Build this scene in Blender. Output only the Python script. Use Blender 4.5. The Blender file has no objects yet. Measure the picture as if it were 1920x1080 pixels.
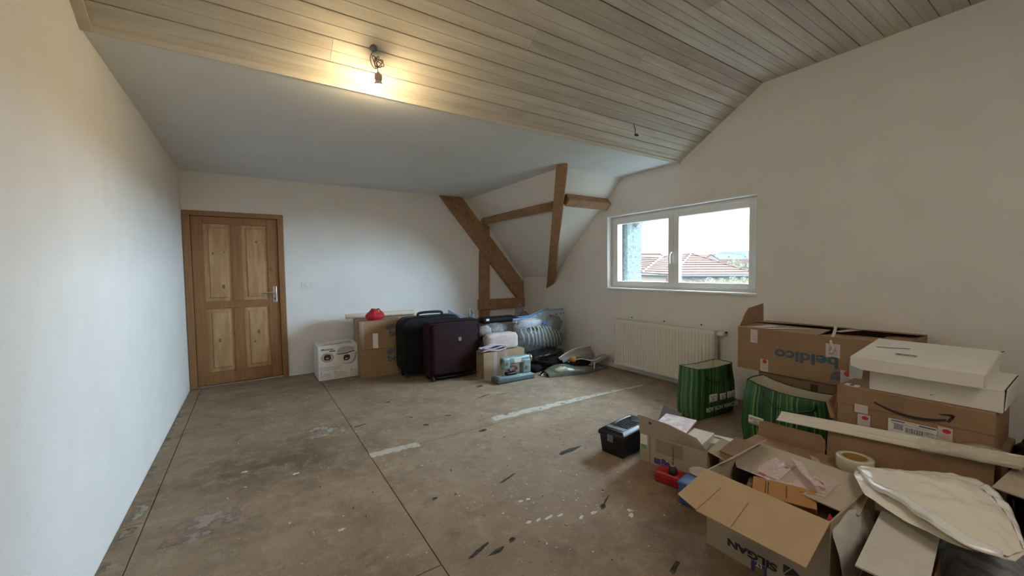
import bpy, math, random
from mathutils import Vector, Matrix, noise
random.seed(7)
S = bpy.context.scene
COL = S.collection
R = math.radians
# ------------------------------------------------------------------ camera, sky, sun, exposure
CAM = bpy.data.cameras.new('camera'); CAM.sensor_width = 36.0; CAM.lens = 743.68 / 1920 * 36; CAM.clip_start = .02; CAM.clip_end = 500
cam = bpy.data.objects.new('camera', CAM); COL.objects.link(cam); S.camera = cam
_yaw, _pit, _rol = 0.5828, -0.0459, -0.0137
_f = Vector((math.sin(_yaw)*math.cos(_pit), math.cos(_yaw)*math.cos(_pit), math.sin(_pit)))
_r = Vector((math.cos(_yaw), -math.sin(_yaw), 0)); _u = _r.cross(_f)
_r2 = _r*math.cos(_rol) + _u*math.sin(_rol); _u2 = _u*math.cos(_rol) - _r*math.sin(_rol)
m = Matrix((( _r2.x, _u2.x, -_f.x, 0), (_r2.y, _u2.y, -_f.y, 0), (_r2.z, _u2.z, -_f.z, 1.3575), (0, 0, 0, 1)))
cam.matrix_world = m
W = bpy.data.worlds.new('overcast_sky'); S.world = W; W.use_nodes = True
nt = W.node_tree; nt.nodes.clear()
def nd(t, **k):
    n = nt.nodes.new(t)
    for a, b in k.items(): setattr(n, a, b)
    return n
tc = nd('ShaderNodeTexCoord'); sp = nd('ShaderNodeSeparateXYZ'); mr = nd('ShaderNodeMapRange'); bg = nd('ShaderNodeBackground'); wo = nd('ShaderNodeOutputWorld')
mr.inputs['From Min'].default_value = 0; mr.inputs['From Max'].default_value = 1
mr.inputs['To Min'].default_value = 3.0; mr.inputs['To Max'].default_value = 9.0      # overcast: zenith three times the horizon
bg.inputs['Color'].default_value = (.83, .93, 1.0, 1)
nt.links.new(tc.outputs['Generated'], sp.inputs[0]); nt.links.new(sp.outputs['Z'], mr.inputs['Value'])
nt.links.new(mr.outputs[0], bg.inputs['Strength']); nt.links.new(bg.outputs[0], wo.inputs['Surface'])
sun = bpy.data.lights.new('added_soft_sun', 'SUN'); sun.energy = 56; sun.angle = R(75); sun.color = (.62, .82, 1.0)
so = bpy.data.objects.new('added_soft_sun', sun); COL.objects.link(so)
so.rotation_euler = Vector((-.86, .34, -.33)).to_track_quat('-Z', 'Y').to_euler()     # low broad sun added behind the houses to strengthen the window daylight
fill = bpy.data.lights.new('rear_fill_light', 'AREA'); fill.shape = 'DISK'; fill.size = 1.3; fill.energy = 26; fill.color = (1.0, .89, .74)
fo = bpy.data.objects.new('rear_fill_light', fill); COL.objects.link(fo); fo.location = (1.6, -1.0, 2.95); fo.rotation_euler = (R(28), 0, 0)   # area light added behind the viewer to fill the dim room
BULB_POWER = 720
S.view_settings.view_transform = 'Standard'; S.view_settings.look = 'None'; S.view_settings.gamma = 1; S.view_settings.use_curve_mapping = False
S.view_settings.exposure = 0.18
S.cycles.max_bounces = 10; S.cycles.diffuse_bounces = 6; S.cycles.transparent_max_bounces = 24; S.cycles.use_denoising = True
S.cycles.sample_clamp_indirect = 6
S.cycles.caustics_reflective = False; S.cycles.caustics_refractive = False

# ------------------------------------------------------------------ helpers
class G:
    """collects polygons"""
    def __init__(s): s.v = []; s.f = []; s.uv = None
    def add(s, vs, fs):
        o = len(s.v); s.v += [tuple(p) for p in vs]; s.f += [tuple(i+o for i in f) for f in fs]; return s
    def box(s, x0, y0, z0, x1, y1, z1):
        vs = [(x, y, z) for z in (z0, z1) for y in (y0, y1) for x in (x0, x1)]
        return s.add(vs, [(0,2,3,1), (4,5,7,6), (0,1,5,4), (2,6,7,3), (0,4,6,2), (1,3,7,5)])
    def panel(s, pts, th, n=None):
        p = [Vector(q) for q in pts]
        if n is None:
            n = Vector((0,0,0))
            for i in range(len(p)):
                a, b = p[i], p[(i+1) % len(p)]
                n += Vector(((a.y-b.y)*(a.z+b.z), (a.z-b.z)*(a.x+b.x), (a.x-b.x)*(a.y+b.y)))
            n.normalize()
        else: n = Vector(n).normalized()
        k = len(p); vs = p + [q + n*th for q in p]
        return s.add(vs, [tuple(range(k))[::-1], tuple(range(k, 2*k))] + [(i, (i+1) % k, (i+1) % k + k, i+k) for i in range(k)])
    def cyl(s, a, b, r0, r1=None, n=16):
        a, b = Vector(a), Vector(b); r1 = r0 if r1 is None else r1
        d = (b-a).normalized(); u = d.orthogonal().normalized(); w = d.cross(u)
        vs = [p + (u*math.cos(t)+w*math.sin(t))*r for p, r in ((a, r0), (b, r1)) for t in [2*math.pi*i/n for i in range(n)]]
        return s.add(vs, [tuple(range(n))[::-1], tuple(range(n, 2*n))] + [(i, (i+1) % n, (i+1) % n+n, i+n) for i in range(n)])
    def lathe(s, prof, c=(0,0,0), n=24, axis='z'):
        vs = []
        for r, h in prof:
            for i in range(n):
                t = 2*math.pi*i/n; p = (r*math.cos(t), r*math.sin(t), h)
                if axis == 'x': p = (p[2], p[0], p[1])
                if axis == 'y': p = (p[0], p[2], p[1])
                vs.append((p[0]+c[0], p[1]+c[1], p[2]+c[2]))
        k = len(prof)
        fs = [(j*n+i, j*n+(i+1) % n, (j+1)*n+(i+1) % n, (j+1)*n+i) for j in range(k-1) for i in range(n)]
        return s.add(vs, fs + [tuple(range(n))[::-1], tuple(range((k-1)*n, k*n))])
    def grid(s, fn, nu, nv, wrap=False, uvs=(1, 1)):
        vs = [fn(i/nu, j/nv) for j in range(nv+1) for i in range(nu+1)]
        k = nu+1
        if s.uv is None: s.uv = {}
        o = len(s.v)
        for j in range(nv+1):
            for i in range(nu+1): s.uv[o+j*k+i] = (i/nu*uvs[0], j/nv*uvs[1])
        return s.add(vs, [(j*k+i, j*k+i+1, (j+1)*k+i+1, (j+1)*k+i) for j in range(nv) for i in range(nu)])
    def ball(s, c, r, nu=20, nv=12, amp=0, fr=3, seed=0, flat=None, power=1.0):
        """lumpy ellipsoid; flat = z (absolute) below which it is pressed flat"""
        c = Vector(c); r = Vector(r); sd = Vector((seed*7.3, seed*3.1, seed*1.7))
        vs = []
        def pw(t): return math.copysign(abs(t)**power, t)
        for j in range(nv+1):
            ph = math.pi*j/nv - math.pi/2
            for i in range(nu):
                th = 2*math.pi*i/nu
                d = Vector((pw(math.cos(ph))*pw(math.cos(th)), pw(math.cos(ph))*pw(math.sin(th)), pw(math.sin(ph))))
                q = 1 + amp*noise.noise(d*fr + sd) + amp*.5*noise.noise(d*fr*2.3 + sd)
                p = Vector((c.x+d.x*r.x*q, c.y+d.y*r.y*q, c.z+d.z*r.z*q))
                if flat is not None and p.z < flat: p.z = flat
                vs.append(p)
        return s.add(vs, [(j*nu+i, j*nu+(i+1) % nu, (j+1)*nu+(i+1) % nu, (j+1)*nu+i) for j in range(nv) for i in range(nu)])
    def tube(s, pts, r, n=8):
        P = [Vector(p) for p in pts]; vs = []; u = None
        for i, p in enumerate(P):
            d = (P[min(i+1, len(P)-1)] - P[max(i-1, 0)]).normalized()
            u = d.orthogonal().normalized() if u is None else (u - d*u.dot(d)).normalized()
            w = d.cross(u)
            vs += [p + (u*math.cos(2*math.pi*k/n)+w*math.sin(2*math.pi*k/n))*r for k in range(n)]
        m_ = len(P)
        return s.add(vs, [tuple(range(n))[::-1], tuple(range((m_-1)*n, m_*n))] + [(j*n+i, j*n+(i+1) % n, (j+1)*n+(i+1) % n, (j+1)*n+i) for j in range(m_-1) for i in range(n)])
    def prism(s, prof, axis, a, b):
        """2-D profile swept along an axis from a to b"""
        k = len(prof)
        def P(p, t): return {'x': (t, p[0], p[1]), 'y': (p[0], t, p[1]), 'z': (p[0], p[1], t)}[axis]
        vs = [P(p, a) for p in prof] + [P(p, b) for p in prof]
        return s.add(vs, [tuple(range(k))[::-1], tuple(range(k, 2*k))] + [(i, (i+1) % k, (i+1) % k+k, i+k) for i in range(k)])

def smooth_pts(pts, k=6):
    P = [Vector(p) for p in pts]; out = []
    for i in range(len(P)-1):
        p0, p1, p2, p3 = P[max(i-1,0)], P[i], P[i+1], P[min(i+2, len(P)-1)]
        for j in range(k):
            t = j/k
            out.append(.5*((2*p1)+(p2-p0)*t+(2*p0-5*p1+4*p2-p3)*t*t+(3*p1-p0-3*p2+p3)*t**3))
    return out + [P[-1]]

import bmesh
def obj(name, g, mat, parent=None, smooth=False, bevel=0, seg=2, kind=None, label=None, solid=0, sub=0):
    me = bpy.data.meshes.new(name); me.from_pydata([tuple(v) for v in g.v], [], g.f); 
    if g.uv:
        ul = me.uv_layers.new(name='UVMap')
        for l in me.loops:
            ul.data[l.index].uv = g.uv.get(l.vertex_index, (0, 0))
    bm = bmesh.new(); bm.from_mesh(me); bmesh.ops.recalc_face_normals(bm, faces=bm.faces); bm.to_mesh(me); bm.free()
    for ml in (mat if isinstance(mat, (list, tuple)) else [mat]): me.materials.append(ml)
    o = bpy.data.objects.new(name, me); COL.objects.link(o)
    if parent: o.parent = parent
    if smooth:
        for p in me.polygons: p.use_smooth = True
    if solid:
        md = o.modifiers.new('thickness', 'SOLIDIFY'); md.thickness = solid; md.offset = 0
    if sub:
        md = o.modifiers.new('smooth', 'SUBSURF'); md.levels = sub; md.render_levels = sub
    if bevel:
        md = o.modifiers.new('edge', 'BEVEL'); md.width = bevel; md.segments = seg; md.limit_method = 'ANGLE'; md.angle_limit = R(40)
        if seg > 2 and not smooth:
            for p in me.polygons: p.use_smooth = True
            me.set_sharp_from_angle(angle=R(50)) if hasattr(me, 'set_sharp_from_angle') else None
    if kind: o['kind'] = kind
    if label: o['label'] = label
    return o
def tag(o, label, cat, group=None):
    o['label'] = label; o['category'] = cat
    if group: o['group'] = group
    return o
def thing(name, label, cat, loc=(0,0,0), rz=0, group=None):
    o = bpy.data.objects.new(name, None); COL.objects.link(o); o.location = loc; o.rotation_euler = (0,0,R(rz)); o.empty_display_size = .1
    return tag(o, label, cat, group)
def struct(name, g, mat, parent=None, **k):
    o = obj(name, g, mat, parent, **k)
    if not parent: o['kind'] = 'structure'
    return o
def text(body, size, mat, parent, loc, rot=(90,0,0), name='lettering', bold=.0, sx=1, align='CENTER', ext=.0006, width=None):
    cu = bpy.data.curves.new(name, 'FONT'); cu.body = body; cu.size = size; cu.align_x = align; cu.align_y = 'CENTER'; cu.extrude = ext; cu.offset = bold
    cu.resolution_u = 4
    cu.materials.append(mat); tmp = bpy.data.objects.new(name, cu); me = bpy.data.meshes.new_from_object(tmp); bpy.data.objects.remove(tmp)
    me.name = name; o = bpy.data.objects.new(name, me); COL.objects.link(o); o.parent = parent
    o.location = loc; o.rotation_euler = [R(a) for a in rot]; o.scale = ((width/max(1e-6, o.dimensions.x) if width else sx), 1, 1); return o

# ------------------------------------------------------------------ materials
def mat(name, c, rough=.6, c2=None, scale=6, stretch=(1,1,1), detail=4, contrast=(.35,.65), bump=0, bscale=80, metal=0, spec=.5, rand=0, emit=None, es=0, coat=0, world=False):
    M = bpy.data.materials.new(name); M.use_nodes = True; T = M.node_tree; N = T.nodes; L = T.links
    b = N['Principled BSDF']; b.inputs['Base Color'].default_value = (*c, 1); b.inputs['Roughness'].default_value = rough
    b.inputs['Metallic'].default_value = metal; b.inputs['Specular IOR Level'].default_value = spec; b.inputs['Coat Weight'].default_value = coat
    tcn = N.new('ShaderNodeNewGeometry' if world else 'ShaderNodeTexCoord'); src = tcn.outputs['Position' if world else 'Object']
    mp = N.new('ShaderNodeMapping'); mp.inputs['Scale'].default_value = stretch; L.new(src, mp.inputs['Vector'])
    vec = mp.outputs[0]
    if rand:
        oi = N.new('ShaderNodeObjectInfo'); mm = N.new('ShaderNodeVectorMath'); mm.operation = 'SCALE'; mm.inputs[0].default_value = (13.1, 7.7, 3.3)
        L.new(oi.outputs['Random'], mm.inputs['Scale']); ad = N.new('ShaderNodeVectorMath'); L.new(vec, ad.inputs[0]); L.new(mm.outputs[0], ad.inputs[1]); vec = ad.outputs[0]
    col = None
    if c2 is not None:
        n = N.new('ShaderNodeTexNoise'); n.inputs['Scale'].default_value = scale; n.inputs['Detail'].default_value = detail; n.inputs['Roughness'].default_value = .6
        L.new(vec, n.inputs['Vector']); r = N.new('ShaderNodeValToRGB')
        r.color_ramp.elements[0].position = contrast[0]; r.color_ramp.elements[1].position = contrast[1]
        r.color_ramp.elements[0].color = (*c, 1); r.color_ramp.elements[1].color = (*c2, 1)
        L.new(n.outputs['Fac'], r.inputs[0]); col = r.outputs[0]
        if rand:
            hs = N.new('ShaderNodeHueSaturation'); mr_ = N.new('ShaderNodeMapRange'); mr_.inputs['To Min'].default_value = 1-rand; mr_.inputs['To Max'].default_value = 1+rand
            L.new(oi.outputs['Random'], mr_.inputs['Value']); L.new(mr_.outputs[0], hs.inputs['Value']); L.new(col, hs.inputs['Color']); col = hs.outputs[0]
        L.new(col, b.inputs['Base Color'])
    if bump:
        n2 = N.new('ShaderNodeTexNoise'); n2.inputs['Scale'].default_value = bscale; n2.inputs['Detail'].default_value = 3; L.new(vec, n2.inputs['Vector'])
        bp = N.new('ShaderNodeBump'); bp.inputs['Strength'].default_value = bump; bp.inputs['Distance'].default_value = .01
        L.new(n2.outputs['Fac'], bp.inputs['Height']); L.new(bp.outputs[0], b.inputs['Normal'])
    if emit: b.inputs['Emission Color'].default_value = (*emit, 1); b.inputs['Emission Strength'].default_value = es
    return M
def clear(name, tint, gloss=.35, rough=.15, body=(.8,.82,.85), bump=.4, bscale=25, crease=True):
    """thin clear plastic film: mostly lets light through, with a shiny wrinkled skin"""
    M = bpy.data.materials.new(name); M.use_nodes = True; T = M.node_tree; N = T.nodes; L = T.links
    b = N['Principled BSDF']; b.inputs['Base Color'].default_value = (*body, 1); b.inputs['Roughness'].default_value = rough
    tr = N.new('ShaderNodeBsdfTransparent'); tr.inputs[0].default_value = (*tint, 1); mx = N.new('ShaderNodeMixShader'); mx.inputs[0].default_value = gloss
    L.new(tr.outputs[0], mx.inputs[1]); L.new(b.outputs[0], mx.inputs[2]); L.new(mx.outputs[0], N['Material Output'].inputs['Surface'])
    if bump:
        tcn = N.new('ShaderNodeTexCoord'); n2 = N.new('ShaderNodeTexNoise'); n2.inputs['Scale'].default_value = bscale; n2.inputs['Detail'].default_value = 4
        L.new(tcn.outputs['Object'], n2.inputs['Vector']); bp = N.new('ShaderNodeBump'); bp.inputs['Strength'].default_value = bump; bp.inputs['Distance'].default_value = .02
        L.new(n2.outputs['Fac'], bp.inputs['Height']); L.new(bp.outputs[0], b.inputs['Normal'])
    return M
wall_m = mat('white_wall_paint', (.78,.77,.75), .85, (.82,.81,.79), 2.5, bump=.22, bscale=130)
ceil_m = mat('white_ceiling_paint', (.74,.76,.77), .9, (.78,.80,.81), 2, bump=.06, bscale=150)
board_m = mat('limewashed_pine_boards', (.45,.41,.345), .6, (.63,.60,.53), 5, (.25,3.2,3.2), 6, (.3,.68), bump=.10, bscale=60, rand=.10, world=True)
dark_gap = mat('dark_gap', (.05,.04,.03), .9)
oak_m = mat('varnished_pine_door', (.235,.112,.040), .45, (.30,.150,.058), 5, (9,9,.7), 5, (.35,.7), bump=.05, bscale=60)
panel_m = mat('varnished_pine_panel', (.34,.19,.085), .45, (.49,.31,.155), 3.2, (6,6,.9), 6, (.35,.66), bump=.05, bscale=60, rand=.06)
beam_m = mat('old_timber', (.235,.118,.055), .7, (.39,.222,.112), 4, (3,3,3), 7, (.3,.7), bump=.35, bscale=40)
knot_m = mat('timber_knot', (.19,.10,.05), .7)
floor_m = mat('chipboard_floor', (.165,.115,.071), .75, (.285,.207,.137), 3.4, detail=9, contrast=(.28,.68), bump=.10, bscale=140, world=True)
kraft = mat('kraft_cardboard', (.275,.168,.09), .8, (.31,.195,.107), 6, bump=.06, bscale=90)
kraft_dark = mat('dark_kraft_cardboard', (.215,.13,.07), .8, (.25,.155,.085), 6, bump=.06, bscale=90)
kraft_pale = mat('pale_kraft_cardboard', (.44,.31,.18), .8, (.48,.345,.205), 6, bump=.06, bscale=90)
kraft_in = mat('grey_kraft_inner', (.42,.35,.27), .85, (.47,.40,.32), 6, bump=.05, bscale=90)
tan_box = mat('silver_grey_board', (.36,.30,.22), .75, (.40,.335,.25), 5, bump=.05, bscale=90)
white_card = mat('white_card', (.72,.70,.66), .7, (.77,.75,.71), 5, bump=.05, bscale=70)
paper = mat('white_paper', (.78,.77,.74), .7)
ink = mat('dark_ink', (.025,.022,.03), .6)
grey_ink = mat('grey_ink', (.35,.34,.34), .6)
blue_ink = mat('blue_grey_ink', (.045,.095,.15), .6)
leaf_ink = mat('grey_leaf_ink', (.10,.115,.14), .6)
violet_ink = mat('violet_ink', (.06,.05,.22), .6)
red_ink = mat('red_ink', (.5,.03,.04), .6)
pink_ink = mat('pink_print', (.60,.33,.33), .6)
brown_tape = mat('brown_tape', (.28,.15,.05), .3)
clear_tape = clear('clear_tape', (.95,.93,.9), .38, .12, (.75,.66,.62), .5, 40)
black_pl = mat('black_plastic', (.008,.009,.011), .4, spec=.35, bump=.04, bscale=200)
dark_rub = mat('black_rubber', (.012,.012,.013), .6)
grey_pl = mat('grey_plastic', (.13,.15,.18), .35)
maroon_m = mat('maroon_nylon', (.017,.007,.009), .8, (.022,.009,.011), 60, spec=.15, bump=.15, bscale=400)
black_ny = mat('black_nylon', (.007,.008,.009), .7, spec=.2, bump=.1, bscale=300)
chrome = mat('brushed_steel', (.55,.54,.52), .3, metal=1)
white_pl = mat('white_plastic', (.78,.78,.77), .35)
pvc = mat('white_pvc', (.80,.80,.79), .3)
rad_m = mat('cream_radiator_enamel', (.74,.71,.64), .4)
teal = mat('teal_enamel', (.16,.235,.23), .3, (.18,.26,.255), 4)
teal_d = mat('dark_teal_enamel', (.075,.115,.13), .35)
red_m = mat('red_fabric', (.50,.012,.03), .7, (.40,.01,.022), 12, bump=.3, bscale=50)
red_pl = mat('red_plastic', (.36,.012,.018), .35)
blue_pl = mat('blue_plastic', (.03,.115,.33), .4)
olive = mat('olive_cloth', (.07,.055,.02), .8)
black_cl = mat('black_cloth', (.006,.006,.007), .9, (.012,.012,.013), 15, spec=.1, bump=.4, bscale=30)
black_bag = mat('black_bin_liner', (.012,.013,.014), .28, bump=.9, bscale=22)
pink_cl = mat('mauve_pink_cloth', (.38,.31,.285), .85, (.45,.375,.35), 7, bump=.3, bscale=30)
mauve_cl = mat('mauve_cloth', (.30,.25,.29), .85, (.40,.34,.38), 9, bump=.3, bscale=30)
grey_cl = mat('grey_cloth', (.33,.35,.39), .85, (.46,.48,.52), 8, bump=.4, bscale=25)
beige_cl = mat('beige_lining', (.62,.58,.46), .75)
roll_m = mat('cream_paper_roll', (.68,.62,.52), .7)
film = clear('clear_plastic_film', (.90,.92,.93), .22, .12, (.48,.53,.58), .9, 14)
film_l = clear('thin_plastic_film', (.95,.95,.93), .34, .14, (.70,.68,.62), .9, 18)
smoke_f = clear('smoky_plastic_film', (.75,.78,.80), .32, .16, (.34,.36,.38), .8, 16)
mailer_m = mat('white_poly_mailer', (.76,.715,.63), .24, (.81,.77,.69), 4, bump=.75, bscale=13)
bubble_m = mat('grey_white_padded_mailer', (.56,.535,.50), .45, (.63,.61,.57), 5, bump=.3, bscale=22)
tape_roll_m = mat('clear_tape_roll', (.62,.58,.47), .25, coat=.4)
core_m = mat('yellow_brown_core', (.30,.17,.02), .6)
core_d = mat('dark_brown_core', (.07,.035,.015), .7)
zip_blue = mat('blue_zip_strip', (.10,.24,.46), .4)
orange_m = mat('orange_box_card', (.40,.20,.07), .65)
orange_b = mat('orange_wool', (.55,.25,.06), .7)
piping_m = mat('white_piping', (.72,.70,.67), .6)
def worn(name, c, rough, lo, hi, scale, cover=1.0):
    """thin paint or filler worn through in places, the floor showing between"""
    M = bpy.data.materials.new(name); M.use_nodes = True; T = M.node_tree; N = T.nodes; L = T.links
    b = N['Principled BSDF']; b.inputs['Base Color'].default_value = (*c, 1); b.inputs['Roughness'].default_value = rough
    gp = N.new('ShaderNodeNewGeometry'); n = N.new('ShaderNodeTexNoise'); n.inputs['Scale'].default_value = scale; n.inputs['Detail'].default_value = 7; n.inputs['Roughness'].default_value = .65
    L.new(gp.outputs['Position'], n.inputs['Vector']); r = N.new('ShaderNodeMapRange'); r.inputs['From Min'].default_value = lo; r.inputs['From Max'].default_value = hi; r.inputs['To Max'].default_value = cover
    L.new(n.outputs['Fac'], r.inputs['Value']); tr = N.new('ShaderNodeBsdfTransparent'); mx = N.new('ShaderNodeMixShader')
    L.new(r.outputs[0], mx.inputs[0]); L.new(tr.outputs[0], mx.inputs[1]); L.new(b.outputs[0], mx.inputs[2]); L.new(mx.outputs[0], N['Material Output'].inputs['Surface']); return M
screed_m = worn('grey_white_filler', (.43,.395,.33), .85, .26, .46, 16, .95)
patch_m = worn('worn_filler', (.42,.385,.32), .85, .42, .60, 11, .8)
splat_m = worn('dried_white_paint', (.60,.57,.51), .55, .30, .48, 40, .95)
scuff_m = worn('dark_scuff', (.035,.03,.027), .7, .34, .52, 30, .95)
pinkpaint = worn('faded_pink_paint', (.40,.31,.28), .75, .42, .58, 9, .75)
copper = mat('brown_wire', (.09,.035,.02), .5)
wire_m = mat('dark_wire', (.035,.025,.02), .5)
stucco = mat('white_stucco', (.10,.118,.112), .95, (.045,.058,.055), 22, contrast=(.4,.62), bump=1.0, bscale=45)
roof_m = mat('terracotta_tiles', (.145,.082,.06), .8, (.175,.102,.078), 2, rand=.05)
roof_edge = mat('red_ridge_tiles', (.11,.048,.035), .8)
gutter_m = mat('zinc_gutter', (.07,.08,.115), .5)
render_m = mat('beige_render', (.30,.24,.20), .9, (.33,.265,.22), 2)
brick_m = mat('speckled_brick', (.31,.25,.21), .9, (.16,.125,.10), 6, (1,1,2), contrast=(.45,.6))
slate_m = mat('slate_blue_roof', (.05,.078,.095), .8, (.065,.095,.112), 1)
pale_m = mat('pale_facade', (.19,.185,.18), .9)
pinkw_m = mat('pink_facade', (.16,.108,.092), .9)
leaf_m = mat('pale_green_leaves', (.125,.145,.07), .8, (.19,.205,.13), 1.5)
leaf_d = mat('green_leaves', (.03,.06,.018), .8, (.06,.09,.03), 2)
ground_m = mat('garden_ground', (.08,.09,.06), .95, (.11,.11,.08), .5)
glass_dark = mat('dark_window_glass', (.05,.06,.07), .2)
glass = clear('window_glass', (.96,.98,.985), .05, .02, (.8,.9,1), 0)

def green_material():
    M = bpy.data.materials.new('green_bamboo_stripes'); M.use_nodes = True; T = M.node_tree; N = T.nodes; L = T.links
    b = N['Principled BSDF']; b.inputs['Roughness'].default_value = .38
    u = N.new('ShaderNodeTexCoord'); sx = N.new('ShaderNodeSeparateXYZ'); L.new(u.outputs['UV'], sx.inputs[0])
    cols = []
    for sc, off in ((40, 0), (120, 5)):
        n = N.new('ShaderNodeTexNoise'); n.noise_dimensions = '1D'; n.inputs['Scale'].default_value = sc; n.inputs['Detail'].default_value = 1.5
        ad = N.new('ShaderNodeMath'); ad.operation = 'ADD'; ad.inputs[1].default_value = off; L.new(sx.outputs['X'], ad.inputs[0]); L.new(ad.outputs[0], n.inputs['W'])
        cols.append(n)
    r1 = N.new('ShaderNodeValToRGB'); e = r1.color_ramp.elements
    e[0].position = .30; e[0].color = (.006,.03,.014,1); e[1].position = .72; e[1].color = (.04,.19,.055,1)
    k = e.new(.47); k.color = (.013,.075,.026,1); k = e.new(.60); k.color = (.022,.115,.035,1)
    r2 = N.new('ShaderNodeValToRGB'); e2 = r2.color_ramp.elements; e2[0].position = .585; e2[0].color = (0,0,0,1); e2[1].position = .64; e2[1].color = (1,1,1,1)
    mx = N.new('ShaderNodeMix'); mx.data_type = 'RGBA'; mx.inputs[7].default_value = (.21,.33,.085,1)
    L.new(cols[0].outputs['Fac'], r1.inputs[0]); L.new(cols[1].outputs['Fac'], r2.inputs[0]); L.new(r2.outputs[0], mx.inputs[0]); L.new(r1.outputs[0], mx.inputs[6])
    L.new(mx.outputs[2], b.inputs['Base Color'])
    return M
green_m = green_material()
def stripe_material():
    M = bpy.data.materials.new('black_cream_striped_cloth'); M.use_nodes = True; T = M.node_tree; N = T.nodes; L = T.links
    b = N['Principled BSDF']; b.inputs['Roughness'].default_value = .85
    u = N.new('ShaderNodeTexCoord'); mp = N.new('ShaderNodeMapping'); mp.inputs['Rotation'].default_value = (0, R(24), 0)
    w = N.new('ShaderNodeTexWave'); w.inputs['Scale'].default_value = 5.2; w.inputs['Distortion'].default_value = 2.2; w.inputs['Detail'].default_value = 2; w.inputs['Detail Scale'].default_value = 1.2
    L.new(u.outputs['Object'], mp.inputs[0]); L.new(mp.outputs[0], w.inputs['Vector'])
    r = N.new('ShaderNodeValToRGB'); e = r.color_ramp.elements; e[0].position = .74; e[0].color = (.009,.008,.008,1); e[1].position = .79; e[1].color = (.50,.45,.33,1)
    L.new(w.outputs['Fac'], r.inputs[0]); L.new(r.outputs[0], b.inputs['Base Color']); return M
stripe_m = stripe_material()
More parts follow.
